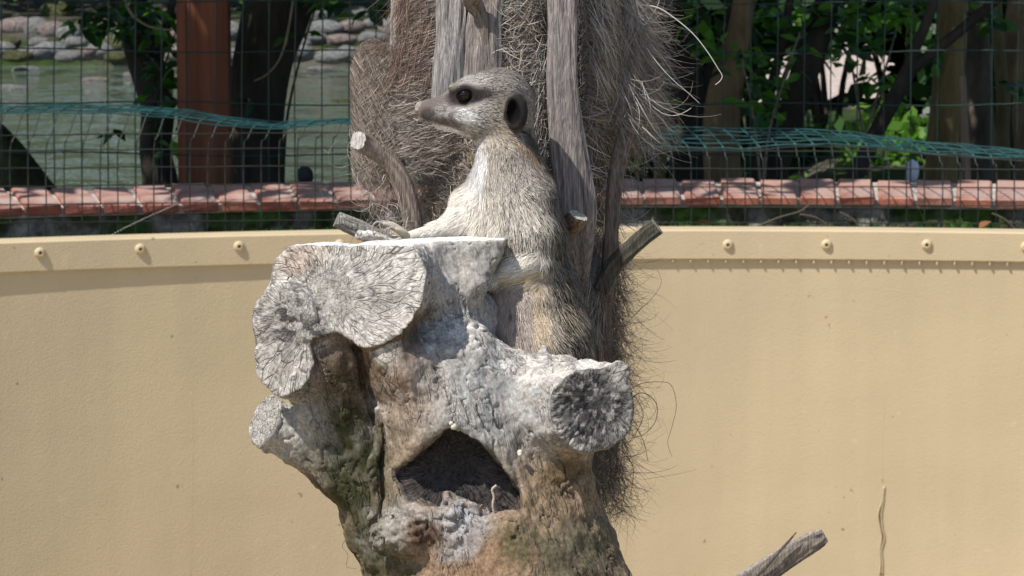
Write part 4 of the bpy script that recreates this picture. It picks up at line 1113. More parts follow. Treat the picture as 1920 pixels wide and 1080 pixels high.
def meer_paint(P):
    x, y = pix(P); z = P[:, 2]
    n = fbm(P / 18.0, 201, 2)
    C = np.repeat(srgb(168, 157, 142)[None], len(P), 0)
    def lay(c, wgt):
        nonlocal C
        w_ = np.clip(wgt, 0, 1)[:, None]
        C = C * (1 - w_) + np.asarray(c)[None] * w_
    def bl(cx, cy, rx, ry, ang=0, s=0.4):
        a = math.radians(ang)
        u = ((x - cx) * math.cos(a) + (y - cy) * math.sin(a)) / rx; v = (-(x - cx) * math.sin(a) + (y - cy) * math.cos(a)) / ry
        return 1 - sstep(1 - s, 1 + s, np.hypot(u, v) + 0.5 * (n - 0.5))
    # body
    lay(srgb(192, 182, 166), bl(950, 430, 100, 90))
    lay(srgb(138, 125, 106), sstep(-10, 45, x - np.interp(y, [280, 350, 420, 520, 600, 700], [985, 1008, 1012, 1016, 1022, 1030])) * (y > 270))
    lay(srgb(172, 138, 100), bl(992, 284, 30, 8, 48) * 0.55)
    lay(srgb(186, 156, 118), bl(962, 262, 30, 7, 40) * 0.35)
    lay(srgb(190, 172, 146), bl(915, 268, 36, 12) * 0.35)
    lay(srgb(150, 142, 132), bl(950, 340, 44, 14, -15) * 0.55)
    lay(srgb(236, 230, 222), bl(895, 320, 16, 60, 8) * 0.9)
    lay(srgb(238, 228, 208), bl(845, 400, 60, 50, -40) * 0.95)
    lay(srgb(238, 228, 208), bl(790, 438, 60, 20) * 0.95)
    lay(srgb(240, 230, 210), bl(965, 500, 60, 34, -15) * 0.9 * (z > ZC + 30))
    lay(srgb(216, 190, 146), bl(970, 528, 60, 9, -14) * 0.8 * (z > ZC + 30))
    lay(srgb(176, 160, 146), bl(955, 590, 48, 80) * 0.85 * (y > 528))
    lay(srgb(205, 182, 148), bl(1012, 600, 16, 80, -6) * 0.7)
    lay(srgb(80, 72, 70), bl(957, 581, 6, 6) * 0.8)
    # head
    hd = (y < 262) & (x < 1010)
    lay(srgb(148, 138, 127), hd * bl(930, 160, 85, 50) * 0.9)
    lay(srgb(190, 182, 172), hd * bl(886, 150, 36, 10, -8) * 0.85)
    lay(srgb(205, 196, 184), hd * bl(880, 215, 50, 28) * 0.8)
    lay(srgb(236, 230, 222), hd * bl(866, 214, 28, 13, 20) * 0.8)
    n5 = fbm(P / 6.0, 207, 2)
    lay(srgb(150, 138, 127), hd * bl(838, 186, 30, 22) * 0.85)
    lay(srgb(118, 106, 99), hd * bl(806, 196, 28, 12, -25) * 0.9)
    lay(srgb(172, 164, 157), hd * bl(832, 211, 24, 13) * 0.85)
    lay(srgb(84, 74, 70), hd * bl(802, 214, 14, 13) * 0.85)
    lay(srgb(88, 78, 74), hd * bl(828, 214, 30, 16) * sstep(0.52, 0.62, n5) * 0.7)
    lay(srgb(86, 72, 68), hd * bl(838, 230, 24, 9, 12) * 0.75)
    lay(srgb(240, 232, 222), hd * bl(832, 243, 34, 6, 14, 0.5) * 0.95)
    lay(srgb(40, 33, 33), hd * bl(872, 178, 32, 20, 0, 0.3) * 0.96)
    lay(srgb(48, 40, 40), hd * bl(900, 178, 24, 10, -12) * 0.9)
    lay(srgb(60, 50, 50), hd * bl(846, 186, 14, 14) * 0.7)
    lay(srgb(178, 160, 135), hd * bl(938, 222, 24, 34) * 0.5)
    ear = (np.abs(z - ZC) > 44) * bl(969, 209, 25, 40, 0, 0.2)
    lay(srgb(42, 39, 39), ear * 0.95)
    lay(srgb(16, 14, 14), (np.abs(z - ZC) > 40) * bl(962, 210, 13, 24, 0, 0.25) * 0.95)
    lay(srgb(60, 48, 40), bl(995, 262, 26, 8, 48) * 0.75)
    pass
    return C * np.array([0.95, 0.975, 1.04])
Cm = meer_paint(Vm)
M_skin = mat('undercoat', attr=True, rough=0.85, spec=0.1, noise=(900, 0.8, 1.1))
sit = Wp(1018, 770, ZC)
meer = empty('meerkat', sit, 'upright meerkat with dark eye patches resting its forearms on the stump', 'meerkat')
mk('body', l2w(Vm), Qm, M_skin, meer, col=Cm * 0.8)
# ---- coat
def surfZ(sdf, px, py, z0=30, z1=-200):
    zs = np.arange(z0, z1, -0.5)
    P = np.array([L(px, py, z) for z in zs], np.float32)
    d = sdf(P)
    k = np.argmax(d < 0)
    return zs[k]
T3 = np.concatenate([Qm[:, [0, 1, 2]], Qm[:, [0, 2, 3]]])
ar = 0.5 * np.linalg.norm(np.cross(Vm[T3[:, 1]] - Vm[T3[:, 0]], Vm[T3[:, 2]] - Vm[T3[:, 0]]), axis=1)
NF = 160000
ar = ar * np.where(pix(Vm[T3[:, 0]])[1] < 262, 2.2, 1.0)      # the face has the finest, closest coat
ti = rng.choice(len(T3), NF, p=ar / ar.sum())
bu = rng.random((NF, 2)); fl = bu.sum(1) > 1; bu[fl] = 1 - bu[fl]
wts = np.stack([1 - bu.sum(1), bu[:, 0], bu[:, 1]], 1)
R0 = (Vm[T3[ti]] * wts[..., None]).sum(1); N0 = (Nm[T3[ti]] * wts[..., None]).sum(1)
N0 /= np.linalg.norm(N0, axis=1)[:, None]
x, y = pix(R0); z = R0[:, 2]
keep = ~((x < 797)) & ~((np.hypot(x - 872, y - 179) < 15) & (np.abs(z - ZC) > 30)) & ~((np.hypot((x - 962) / 15, (y - 210) / 26) < 1) & (np.abs(z - ZC) > 40) & (rng.random(NF) < 0.8)) & (y < 760)
R0, N0, x, y, z = R0[keep], N0[keep], x[keep], y[keep], z[keep]
n = len(R0)
# lie of the coat: back from the nose over the head, then down the neck and body
flow = np.zeros((n, 3))
headw = (1 - sstep(235, 290, y)) [:, None]
fh = np.stack([np.ones(n), np.where(y < 190, 0.15, -0.35), np.sign(z - ZC) * 0.15], 1)
fb = np.stack([0.22 + 0.2 * sstep(950, 1050, x), -np.ones(n), 0.0 * x], 1)
arm = (((x < 900) & (y > 340)) * 1.0)[:, None]
fa = np.stack([-0.75 + 0 * x, -0.55 + 0 * x, 0 * x], 1)
na = (((np.abs(y - 505) < 34) & (x < 1015) & (z > ZC + 30)) * 1.0)[:, None]
fn = np.stack([-0.8 + 0 * x, -0.45 + 0 * x, 0 * x], 1)
flow = fh * headw + (1 - headw) * (fb * (1 - arm) + fa * arm)
flow = flow * (1 - na) + fn * na
wob = np.stack([fbm(R0 / 30.0, 301 + i, 2) for i in range(3)], 1) - 0.5
flow = flow + 1.1 * wob + rng.normal(0, 0.16, (n, 3))
flow -= N0 * (flow * N0).sum(1)[:, None]
flow /= np.linalg.norm(flow, axis=1)[:, None] + 1e-9
ln = np.interp(y, [120, 200, 250, 300, 400, 520, 600, 720], [9, 9, 11, 15, 18, 19, 21, 23])
ln = np.where(x < 850, np.interp(x, [790, 860], [5.0, 8.0]) + np.where(y > 260, 8, 0), ln)
backw = sstep(-5, 35, x - np.interp(y, [280, 350, 420, 520, 600, 700], [985, 1008, 1012, 1016, 1022, 1030])) * (y > 270)
ln = ln * (1 + 0.35 * backw) * rng.uniform(0.7, 1.25, n)
ln = np.where((np.abs(z - ZC) > 46) & (np.hypot((x - 968) / 28, (y - 208) / 42) < 1), 4, ln)
ln = np.where(np.hypot((x - 872) / 34, (y - 178) / 24) < 1, ln * 0.6, ln)
lift = np.interp(y, [150, 300, 500], [0.30, 0.32, 0.30]) * rng.uniform(0.6, 1.5, n)
dirv = flow + N0 * lift[:, None]
dirv /= np.linalg.norm(dirv, axis=1)[:, None]
t = np.array([0, 0.5, 1.0])
Pst = R0[:, None] - N0[:, None] * 1.0 + dirv[:, None] * (ln[:, None] * t[None])[..., None]
Pst += (-N0 * 0.16 + flow * 0.05)[:, None] * (ln[:, None] * t[None] ** 2)[..., None]
Pw = l2w(Pst)
Nw = N0[:, 0:1] * RIGHT + N0[:, 1:2] * UP + N0[:, 2:3] * BACK
Vf, Qf = strands(Pw, rng.uniform(0.75, 1.45, n) * np.where(y < 262, 0.8, 1.0) * PX, Nw, taper=0.2)
Cf = meer_paint(R0)
Cf = Cf * np.exp(rng.normal(0, 1, n) * np.where((y < 262) & (x < 900), 0.38, 0.28))[:, None]
griz = np.clip(np.maximum(backw, (1 - sstep(225, 300, y)) * 0.6 * sstep(860, 900, x)), 0, 1)
griz = np.maximum(griz, 0.35 * ((x > 940) & (y > 285) & (y < 480)))
dark = (rng.random(n) < 0.58 * griz)
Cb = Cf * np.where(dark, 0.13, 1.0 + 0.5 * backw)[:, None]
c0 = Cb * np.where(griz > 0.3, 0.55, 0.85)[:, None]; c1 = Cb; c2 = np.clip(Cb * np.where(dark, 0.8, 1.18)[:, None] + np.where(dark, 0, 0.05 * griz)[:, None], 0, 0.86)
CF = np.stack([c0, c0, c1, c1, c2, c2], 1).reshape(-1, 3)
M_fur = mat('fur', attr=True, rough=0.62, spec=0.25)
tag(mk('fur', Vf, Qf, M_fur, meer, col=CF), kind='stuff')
# ---- eyes, nose, claws, whiskers
def uvs(c, r, nu=20, nv=12, sq=(1, 1, 1)):
    V = []; F = []
    for i in range(nv + 1):
        a = math.pi * i / nv
        for j in range(nu):
            b = 2 * math.pi * j / nu
            V.append((math.sin(a) * math.cos(b) * sq[0], math.cos(a) * sq[1], math.sin(a) * math.sin(b) * sq[2]))
    for i in range(nv):
        for j in range(nu):
            F.append([i * nu + j, i * nu + (j + 1) % nu, (i + 1) * nu + (j + 1) % nu, (i + 1) * nu + j])
    return np.asarray(c) + r * np.array(V), F
M_eye = mat('eye', (0.010, 0.006, 0.005), 0.05, 0.38)
M_lid = mat('eyelid', (0.010, 0.008, 0.008), 0.95, 0.02)
zE = surfZ(meer_sdf, 872, 166)
for s in (1, -1):
    ze = ZC + s * (zE - ZC - 1.0)
    v, f = uvs(L(872, 178, ze), 11.5)
    e = mk('eye', l2w(v), f, M_eye, meer)
    a = np.linspace(0, 2 * math.pi, 21)
    ring = np.array([L(872 + 13.5 * math.cos(b) - 1.5, 178 + 9.4 * math.sin(b) - 1.5 * math.cos(b), ze + s * (7.5 - 4.5 * abs(math.cos(b)))) for b in a])
    v, f = tube(l2w(ring), 2.5 * PX, 8, caps=False)
    mk('eyelid', v, f, M_lid, e)
nv_, nf_ = uvs((0, 0, 0), 1.0, 24, 16)
nn = nv_ * np.array([10, 11, 13])
nn[:, 0] -= 3 * np.clip(-nn[:, 1] / 11, 0, 1)
for s in (1, -1):
    dd = np.linalg.norm(nn - np.array([-7, -1, s * 8]), axis=1)
    nn += (np.array([4, 0, 0])) * np.exp(-(dd / 4.0) ** 2)[:, None]
nn += (fbm(nn / 4.0, 77, 2) - 0.5)[:, None] * 1.6
M_nose = mat('dusty_nose', (0.42, 0.37, 0.31), 0.85, 0.2, noise=(500, 0.25, 1.2), bump=(800, 0.5, 0.001))
mk('nose', l2w(nn + L(788, 201, ZC)), nf_, M_nose, meer)
M_claw = mat('claw', (0.30, 0.27, 0.25), 0.45, 0.4)
M_toe = mat('toe', (0.50, 0.45, 0.37), 0.85, 0.1, noise=(900, 0.7, 1.15))
HAND = [([(764, 444, 6), (748, 434, 14), (730, 422, 20), (718, 419, 22)], [(720, 420, 22), (708, 416, 22), (699, 424, 24), (700, 441, 25)]),
        ([(766, 443, 2), (752, 431, 4), (737, 421, 6), (727, 418, 6)], [(729, 419, 6), (718, 415, 7), (712, 422, 8), (718, 437, 10)]),
        ([(766, 443, 8), (757, 437, 20), (748, 431, 26), (741, 430, 28)], [(743, 430, 28), (734, 426, 28), (728, 431, 29), (730, 439, 30)]),
        ([(766, 443, -2), (755, 436, -8), (744, 430, -12), (736, 430, -14)], [(738, 430, -14), (729, 427, -14), (724, 433, -14), (725, 441, -14)])]
for tp, cp in HAND:
    z0 = ZC + 4
    P = resample([L(x_, y_, z0 + z_) for x_, y_, z_ in tp], 10)
    v, f = tube(l2w(P), np.linspace(6.5, 3.6, 10) * PX, 8); tv = mk('toe', v, f, M_toe, meer)
    P = resample([L(x_, y_, z0 + z_) for x_, y_, z_ in cp], 12)
    v, f = tube(l2w(P), np.linspace(3.0, 0.9, 12) * PX, 6); mk('claw', v, f, M_claw, tv)
for k in range(4):      # near hand, hooked behind the edge
    z0 = ZC + 46 + (k - 1.5) * 9
    pts = resample([L(894, 528, ZC + 46), L(880, 530 + k, z0), L(866, 538 + k, z0)], 6)
    v, f = tube(l2w(pts), np.linspace(6.5, 4, 6) * PX, 6)
    mk('toe', v, f, M_toe, meer)
Pk = []
for k in range(16):
    s = 1 if k % 4 else -1
    x0, y0 = 806 + rnd.uniform(0, 30), 214 + rnd.uniform(-6, 10)
    zf = ZC + s * 18
    a = rnd.uniform(-0.6, 0.5); ll = rnd.uniform(25, 48)
    pts = [L(x0, y0, zf), L(x0 + 0.35 * ll, y0 + ll * a * 0.5, zf + s * 0.5 * ll), L(x0 + 0.75 * ll, y0 + ll * a + 8, zf + s * 0.75 * ll)]
    Pk.append(resample(pts, 8))
Vk, Qk = strands(l2w(np.array(Pk)), 0.7 * PX, None, 0.2)
mk('whiskers', Vk, Qk, mat('whisker', (0.25, 0.22, 0.2), 0.4, 0.3), meer)
# ================================================================== trees, shrubs, rocks beyond the parapet
def leaf_mat(name, c, tr=0.45):
    m = bpy.data.materials.new(name); m.use_nodes = True
    t = m.node_tree; nd = t.nodes; lk = t.links
    b = nd['Principled BSDF']; b.inputs['Base Color'].default_value = (*c, 1); b.inputs['Roughness'].default_value = 0.42
    b.inputs['Specular IOR Level'].default_value = 0.4
    tl = nd.new('ShaderNodeBsdfTranslucent'); tl.inputs[0].default_value = (c[0] * 1.3, c[1] * 1.6, c[2] * 0.6, 1)
    oi = nd.new('ShaderNodeObjectInfo'); hs = nd.new('ShaderNodeHueSaturation'); hs.inputs['Color'].default_value = (*c, 1)
    mr = nd.new('ShaderNodeMapRange'); mr.inputs[3].default_value = 0.55; mr.inputs[4].default_value = 1.5
    lk.new(oi.outputs['Random'], mr.inputs[0]); lk.new(mr.outputs[0], hs.inputs['Value']); lk.new(hs.outputs[0], b.inputs['Base Color'])
    mx = nd.new('ShaderNodeMixShader'); mx.inputs[0].default_value = tr
    lk.new(b.outputs[0], mx.inputs[1]); lk.new(tl.outputs[0], mx.inputs[2]); lk.new(mx.outputs[0], nd['Material Output'].inputs[0])
    return m
LM = [leaf_mat('leaf_bright', (0.11, 0.24, 0.035)), leaf_mat('leaf_mid', (0.045, 0.115, 0.024)), leaf_mat('leaf_dark', (0.020, 0.055, 0.016), 0.25)]
def leaf_geo():
    rows = [(0, 0.0), (0.18, 0.16), (0.42, 0.25), (0.68, 0.19), (0.88, 0.08), (1.0, 0.0)]
    V, F = [], []
    for t_, w_ in rows:
        z = -0.18 * t_ * t_
        V += [(-w_, t_, z + 0.25 * w_), (0, t_, z), (w_, t_, z + 0.25 * w_)]
    for i in range(len(rows) - 1):
        F += [[3 * i, 3 * i + 1, 3 * i + 4, 3 * i + 3], [3 * i + 1, 3 * i + 2, 3 * i + 5, 3 * i + 4]]
    return np.array(V), F
LG = leaf_geo()
LMESH = [mesh_data('leaf', LG[0], LG[1], True, None, [m_]) for m_ in LM]
def leaf_cloud(name, cen, rad, n, size, m_, parent, hollow=0.3, clumps=26):
    cen = np.asarray(cen); rad = np.asarray(rad)
    cl = rng.normal(size=(clumps, 3)); cl /= np.linalg.norm(cl, axis=1)[:, None]; cl *= rng.uniform(hollow, 1, (clumps, 1)) ** 0.5
    c = cl[rng.integers(0, clumps, n)] + rng.normal(0, 0.17, (n, 3))
    p = cen + c * rad
    if name == 'shade_crown':      # drop leaves whose shadow would land on the enclosure wall
        sh = p[:, :2] - np.array([sund.x, sund.y]) / sund.z * (p[:, 2:3] - 1.0)
        p = p[np.hypot(sh[:, 0] - CX, sh[:, 1] - CY) > RW + 0.35]; n = len(p)
    q = rng.normal(size=(n, 3)); q /= np.linalg.norm(q, axis=1)[:, None]
    u = np.cross(q, rng.normal(size=(n, 3))); u /= np.linalg.norm(u, axis=1)[:, None]
    s = size * rng.uniform(0.6, 1.3, (n, 1))
    nrm = np.cross(q, u)
    V = np.stack([p - q * s * 0.5, p + u * s * 0.26 + nrm * s * 0.06, p + q * s * 0.5, p - u * s * 0.26 + nrm * s * 0.06], 1).reshape(-1, 3)
    F = np.arange(4 * n).reshape(-1, 4)
    return mk(name, V, F, m_, parent, smooth=False)
def bark_mat(name, c, sc=1.0):
    return mat(name, c, 0.9, 0.15, noise=(14 * sc, 0.45, 1.45), bump=(26 * sc, 0.9, 0.02), streak=(1, 1, 0.3))
BK_D = bark_mat('dark_bark', (0.050, 0.040, 0.032)); BK_T = bark_mat('tan_bark', (0.20, 0.135, 0.075)); BK_G = bark_mat('grey_bark', (0.13, 0.105, 0.08)); BK_O = bark_mat('olive_bark', (0.16, 0.13, 0.06))
def limb(rows, depth, n=26, ns=14, seed=0, rough=0.10):
    """rows: (px, py, half width px); a solid tapered stem at that distance"""
    R = resample([list(at(r[0], r[1], depth + (r[3] if len(r) > 3 else 0))) + [r[2] * depth / DPX] for r in rows], n)
    V, F = tube(R[:, :3], R[:, 3], ns)
    cen = np.repeat(R[:, :3], ns, 0); d = V - cen; rr = np.linalg.norm(d, axis=1)[:, None]
    nz = fbm(np.concatenate([d / (rr + 1e-9) * 1.6, ], 1) + cen * np.array([0, 0, 3.0]) + seed * 9.1, 500 + seed, 3)
    return cen + d * (1 + 2 * rough * (nz - 0.5))[:, None] , F
def tree(name, depth, trunk, branches, bark, label, shade_crown=None, cat='tree', group=None, cm=None, seed=0, leaves=2300):
    b = at(trunk[0][0], trunk[0][1], depth); b[2] = ZG - 0.08
    root = empty(name, b, label, cat, group)
    rows = [(trunk[0][0], trunk[0][1] + 40, trunk[0][2] * 1.12)] + trunk
    v, f = limb(rows, depth, seed=seed)
    tr = mk('trunk', v, f, bark, root)
    for k, br in enumerate(branches):
        v, f = limb(br, depth, 18, 10, seed + k + 1); mk('branch', v, f, bark, root)
    if shade_crown is not None:
        cx_, cy_, rx, ry, rz = shade_crown
        c = at(cx_, cy_, depth) + np.array([-1.0, -0.85, 0.0]); leaf_cloud('shade_crown', c, (rx * 1.15, ry, rz), leaves, 0.24, cm or LM[1], root, clumps=60)  # out-of-view foliage, moved sunward to shade the trunks
    return root
# left bank
tree('bank_tree', 10.9, [(300, 335, 34), (292, 280, 30), (296, 200, 32), (272, 110, 34), (250, 30, 32), (235, -80, 30), (230, -300, 26)], [[(285, 150, 14), (300, 90, 11), (318, 30, 8), (330, -40, 6)], [(262, 60, 12), (215, 10, 8), (180, -40, 5)]], BK_D,
     'dark leaning tree with drooping leaves beside the red brown post', (200, -900, 1.5, 1.6, 0.9), seed=1)
tree('bank_tree', 10.7, [(478, 340, 56), (478, 240, 52), (492, 120, 54), (520, 20, 62), (545, -80, 66), (560, -320, 60)], [[(520, 20, 26), (600, -60, 22), (700, -160, 16)]], BK_D,
     'thick dark trunk right behind the red brown post', (560, -900, 1.7, 1.6, 1.0), seed=11)
# squared timber post
pb = at(384, 350, 10.25); pb[2] = ZG - 0.1
post = empty('timber_post', pb, 'upright red brown timber post on the pond side of the bricks', 'post')
hw = 47 * 10.25 / DPX
V, F = [], []
prof = [(-1, -0.7), (-0.62, -0.98), (-0.58, -0.92), (-0.5, -1.0), (0.55, -1), (0.98, -0.6), (1, 0.8), (0.8, 1), (-0.8, 1), (-1, 0.8)]
for i, z in enumerate(np.linspace(0, 2.6, 26)):
    for (a_, b_) in prof:
        wv = 1 + 0.02 * math.sin(3 * z + a_)
        V.append(pb + np.array([hw * a_ * wv + 0.004 * z, hw * b_ * wv, z]))
k = len(prof)
for i in range(25):
    for j in range(k): F.append([i * k + j, i * k + (j + 1) % k, (i + 1) * k + (j + 1) % k, (i + 1) * k + j])
F += [list(range(k))[::-1], [25 * k + j for j in range(k)]]
mk('post_shaft', V, F, mat('red_timber', (0.20, 0.072, 0.040), 0.8, 0.2, noise=(16, 0.45, 1.4), bump=(30, 0.7, 0.01), streak=(1, 1, 0.06)), post, smooth=False)
# fallen log far left
v, f = limb([(-160, 150, 40), (-60, 230, 42), (10, 300, 44), (60, 370, 46), (110, 430, 48)], 10.6, 22, 16, 21)
tag(mk('leaning_log', v, f, mat('mossy_log', (0.05, 0.055, 0.025), 0.95, 0.1, noise=(12, 0.4, 1.5), bump=(30, 1, 0.02)), None), 'dark mossy log leaning down to the bricks at the pond', 'log')
# bare twigs hanging in front of the trunks
M_twig = mat('pale_twig', (0.24, 0.19, 0.13), 0.8, 0.2, noise=(20, 0.6, 1.3))
for pts, r_, lb in (([(228, -30), (238, 10), (252, 32), (276, 48), (300, 54), (326, 56)], 2.6, 'pale bare twig curving across the leaves to the post'), ([(552, -20), (545, 30), (535, 80), (522, 115), (500, 140), (476, 152)], 2.2, 'thin twig hanging against the thick dark trunk')):
    P = resample([at(x, y, 10.15) for x, y in pts], 24)
    v, f = tube(P, np.linspace(r_ * 1.2, r_ * 0.6, 24) * 10.15 / DPX, 6)
    tag(mk('twig', v, f, M_twig, None), lb, 'twig')
# right-hand trees
RG = 'trees on the bank behind the bricks'
tree('bank_tree', 10.8, [(1236, 340, 12), (1244, 240, 12), (1240, 160, 13), (1226, 80, 13), (1216, 10, 12), (1208, -60, 12), (1200, -280, 11)], [], BK_O, 'slim pale olive trunk next to the shaggy palm', None, group=RG, seed=31)
tree('bank_tree', 11.1, [(1288, 340, 34), (1290, 260, 32), (1296, 190, 34), (1280, 120, 34), (1262, 40, 32), (1250, -60, 30), (1240, -300, 28)], [[(1300, 180, 18), (1345, 120, 16), (1372, 40, 14), (1390, -60, 12)], [(1296, 200, 16), (1330, 160, 12), (1400, 130, 9), (1480, 80, 7), (1560, 20, 6), (1620, -30, 5)]], BK_D,
     'forked blackish tree behind the slim olive trunk', (1240, -850, 1.6, 1.5, 1.0), group=RG, leaves=950, seed=33)
tree('bank_tree', 10.7, [(1355, 345, 36), (1352, 280, 35), (1354, 220, 35), (1362, 165, 33), (1374, 110, 27), (1390, 40, 22), (1400, -60, 20), (1410, -300, 18)], [], BK_T, 'stout tan trunk lit along one side', (1420, -900, 1.4, 1.5, 0.9), group=RG, leaves=450, seed=37)
tree('bank_tree', 10.9, [(1450, 345, 26), (1466, 270, 25), (1492, 190, 27), (1518, 110, 27), (1545, 30, 26), (1570, -60, 24), (1640, -320, 20)], [[(1420, 345, 15), (1424, 270, 12), (1440, 190, 10), (1462, 100, 9), (1478, 20, 8), (1490, -60, 7)]], BK_D,
     'dark slanting trunk with a thinner stem rising from its foot', (1600, -880, 1.6, 1.5, 0.9), group=RG, leaves=450, seed=41)
tree('bank_tree', 10.5, [(1598, 345, 17), (1628, 280, 15), (1660, 215, 15), (1690, 160, 15), (1704, 130, 14)], [[(1698, 142, 12), (1716, 90, 11), (1738, 40, 10), (1758, -30, 10), (1790, -200, 8)], [(1700, 138, 12), (1740, 106, 11), (1790, 66, 10), (1838, 24, 11), (1890, -30, 11), (1990, -180, 9)]], BK_D,
     'thin dark tree slanting right and forking in two', None, group=RG, seed=45)
tree('bank_tree', 11.2, [(1764, 345, 32), (1768, 260, 31), (1776, 180, 30), (1782, 100, 30), (1786, 20, 29), (1790, -80, 28), (1800, -320, 24)], [], bark_mat('ochre_bark', (0.21, 0.15, 0.065)), 'ochre barked trunk between the forked tree and the reddish stake', (1820, -880, 1.6, 1.5, 1.0), group=RG, leaves=950, seed=49)
tree('bank_tree', 11.6, [(1838, 345, 28), (1838, 260, 28), (1836, 160, 26), (1832, 60, 24), (1830, -60, 22), (1826, -300, 20)], [], BK_G, 'dull brown trunk standing behind the reddish stake', None, group=RG, seed=53)
tree('bank_tree', 11.9, [(1882, 345, 15), (1880, 260, 15), (1880, 180, 13), (1872, 80, 12), (1866, -40, 10), (1860, -280, 9)], [], BK_O, 'slim greenish stem beyond the dull brown trunk', None, group=RG, seed=57)
tree('bank_tree', 11.4, [(1925, 345, 22), (1920, 240, 22), (1908, 140, 20), (1906, 60, 22), (1912, -40, 20), (1916, -280, 18)], [], BK_T, 'tan trunk last in the row past the slim greenish stem', (1950, -880, 1.4, 1.4, 0.9), group=RG, leaves=950, seed=61)
sb = at(1808, 345, 10.35); sb[2] = ZG - 0.02
v, f = limb([(1812, 380, 10), (1812, 345, 10), (1808, 240, 9), (1804, 142, 8)], 10.35, 10, 5, 63, 0.03)
tag(mk('stake', v, f, mat('red_stake', (0.27, 0.17, 0.12), 0.85, 0.2, noise=(14, 0.6, 1.3), streak=(1, 1, .2)), None), 'short reddish wooden stake among the tree trunks', 'stake')
# shrubs whose leaves can be told apart
def shrub(label, depth, stems, clusters, tiers, size=(28, 44), name='shrub', group=None):
    b = at(stems[0][0][0], stems[0][0][1], depth); b[2] = ZG - 0.05
    root = empty(name, b, label, 'shrub', group)
    for k, st in enumerate(stems):
        P = resample([at(x, y, depth + 0.02 * k) for x, y in st], 14)
        v, f = tube(P, np.linspace(3.2, 1.2, 14) * depth / DPX, 6); mk('stem', v, f, M_twig if tiers[0] == 0 else BK_D, root)
    for (x, y, rx, ry, n) in clusters:
        for _ in range(n):
            d_ = depth + rnd.uniform(-0.25, 0.3)
            p = at(x + rnd.gauss(0, rx * 0.5), y + rnd.gauss(0, ry * 0.5), d_)
            o = put('leaf', LMESH[rnd.choices((0, 1, 2), tiers[1])[0]], p, root)
            s = rnd.uniform(*size) * d_ / DPX
            o.scale = (s * rnd.uniform(0.8, 1.2), s, s)
            o.rotation_euler = (rnd.uniform(-1.0, 0.6), rnd.uniform(-0.9, 0.9), rnd.uniform(0, 6.28))
    return root
shrub('drooping leafy shoots hanging round the dark leaning tree', 10.5, [[(300, 400), (290, 200), (240, 80), (150, 40)], [(290, 200), (310, 120), (330, 60)]],
      [(150, 45, 30, 22, 7), (200, 28, 60, 26, 34), (170, 66, 22, 14, 6), (245, 50, 50, 36, 44), (290, 30, 45, 40, 40), (300, 110, 40, 50, 34), (310, 190, 26, 50, 22), (315, 260, 16, 40, 8), (212, 250, 8, 14, 4)], (1, (2, 4, 5)))
shrub('few bright leaves beside the thick dark trunk', 10.4, [[(530, 400), (536, 240), (560, 120), (590, 20), (610, -30)]],
      [(575, 62, 16, 14, 4), (600, 8, 30, 12, 14), (470, 192, 10, 8, 3), (446, 22, 8, 16, 4), (700, 20, 34, 26, 18), (548, 70, 10, 20, 4)], (1, (3, 4, 2)))
shrub('bright green leafy shrub in front of the stout tan trunk', 10.45, [[(1430, 400), (1420, 280), (1408, 190), (1390, 110)], [(1430, 400), (1440, 260), (1470, 150), (1500, 60)]],
      [(1420, 150, 30, 26, 18), (1400, 200, 22, 16, 8), (1440, 215, 40, 28, 18), (1440, 180, 30, 30, 14), (1380, 110, 40, 40, 22), (1330, 60, 50, 40, 26), (1300, 20, 40, 20, 12), (1260, 190, 14, 20, 5), (1470, 110, 40, 40, 20)], (0, (6, 4, 2)))
shrub('overhanging green leaves between the slanting dark trunks', 10.9, [[(1640, 400), (1620, 260), (1600, 140), (1580, 20), (1570, -40)], [(1620, 260), (1660, 130), (1690, 20)]],
      [(1500, 30, 60, 30, 30), (1580, 30, 50, 34, 34), (1630, 60, 50, 44, 40), (1690, 30, 50, 36, 34), (1640, 150, 30, 24, 14), (1655, 180, 16, 18, 6), (1628, 200, 10, 8, 2), (1600, 110, 40, 30, 20), (1740, 90, 30, 34, 14), (1430, 30, 40, 26, 18)], (0, (6, 4, 2)))
shrub('small leafy plant at the tan trunk past the slim stem', 10.8, [[(1900, 400), (1895, 240), (1900, 160)]], [(1890, 160, 22, 14, 8), (1860, 40, 26, 20, 12), (1905, 175, 16, 12, 6), (1840, 20, 30, 20, 10)], (1, (2, 4, 4)))
# darker bushes under the trees
def bush(px, py, depth, rx, rz, label, m_=None, n=1500, size=0.12):
    b = at(px, py, depth); c = b.copy(); base = b.copy(); base[2] = ZG - 0.02
    root = empty('bush', base, label, 'bush')
    for k in range(5):
        a = rnd.uniform(0, 6.28); P = resample([base + [0.05 * math.cos(a), 0.05 * math.sin(a), 0], base + [0.2 * rx * math.cos(a), 0.2 * rx * math.sin(a), 0.5 * (c[2] - base[2])], c + [0.5 * rx * math.cos(a), 0.5 * rx * math.sin(a), 0.3 * rz]], 8)
        v, f = tube(P, np.linspace(0.018, 0.006, 8), 6); mk('stem', v, f, BK_D, root)
    leaf_cloud('foliage', c, (rx, rx * 0.8, rz), n, size, m_ or LM[2], root, clumps=22, hollow=0.1)
bush(1290, 90, 13.0, 0.45, 0.40, 'dark bush behind the forked blackish tree', n=700)
bush(1420, 10, 14.0, 0.60, 0.24, 'dark bush rising past the stout tan trunk', n=700)
bush(1560, 0, 14.5, 0.60, 0.22, 'green bush above the pale path', LM[1], 700)
bush(1690, 10, 13.6, 0.40, 0.26, 'dark bush behind the forking thin tree', n=600)
bush(1850, 120, 13.4, 0.55, 0.75, 'tall dark bush closing the row of trunks', n=2200)
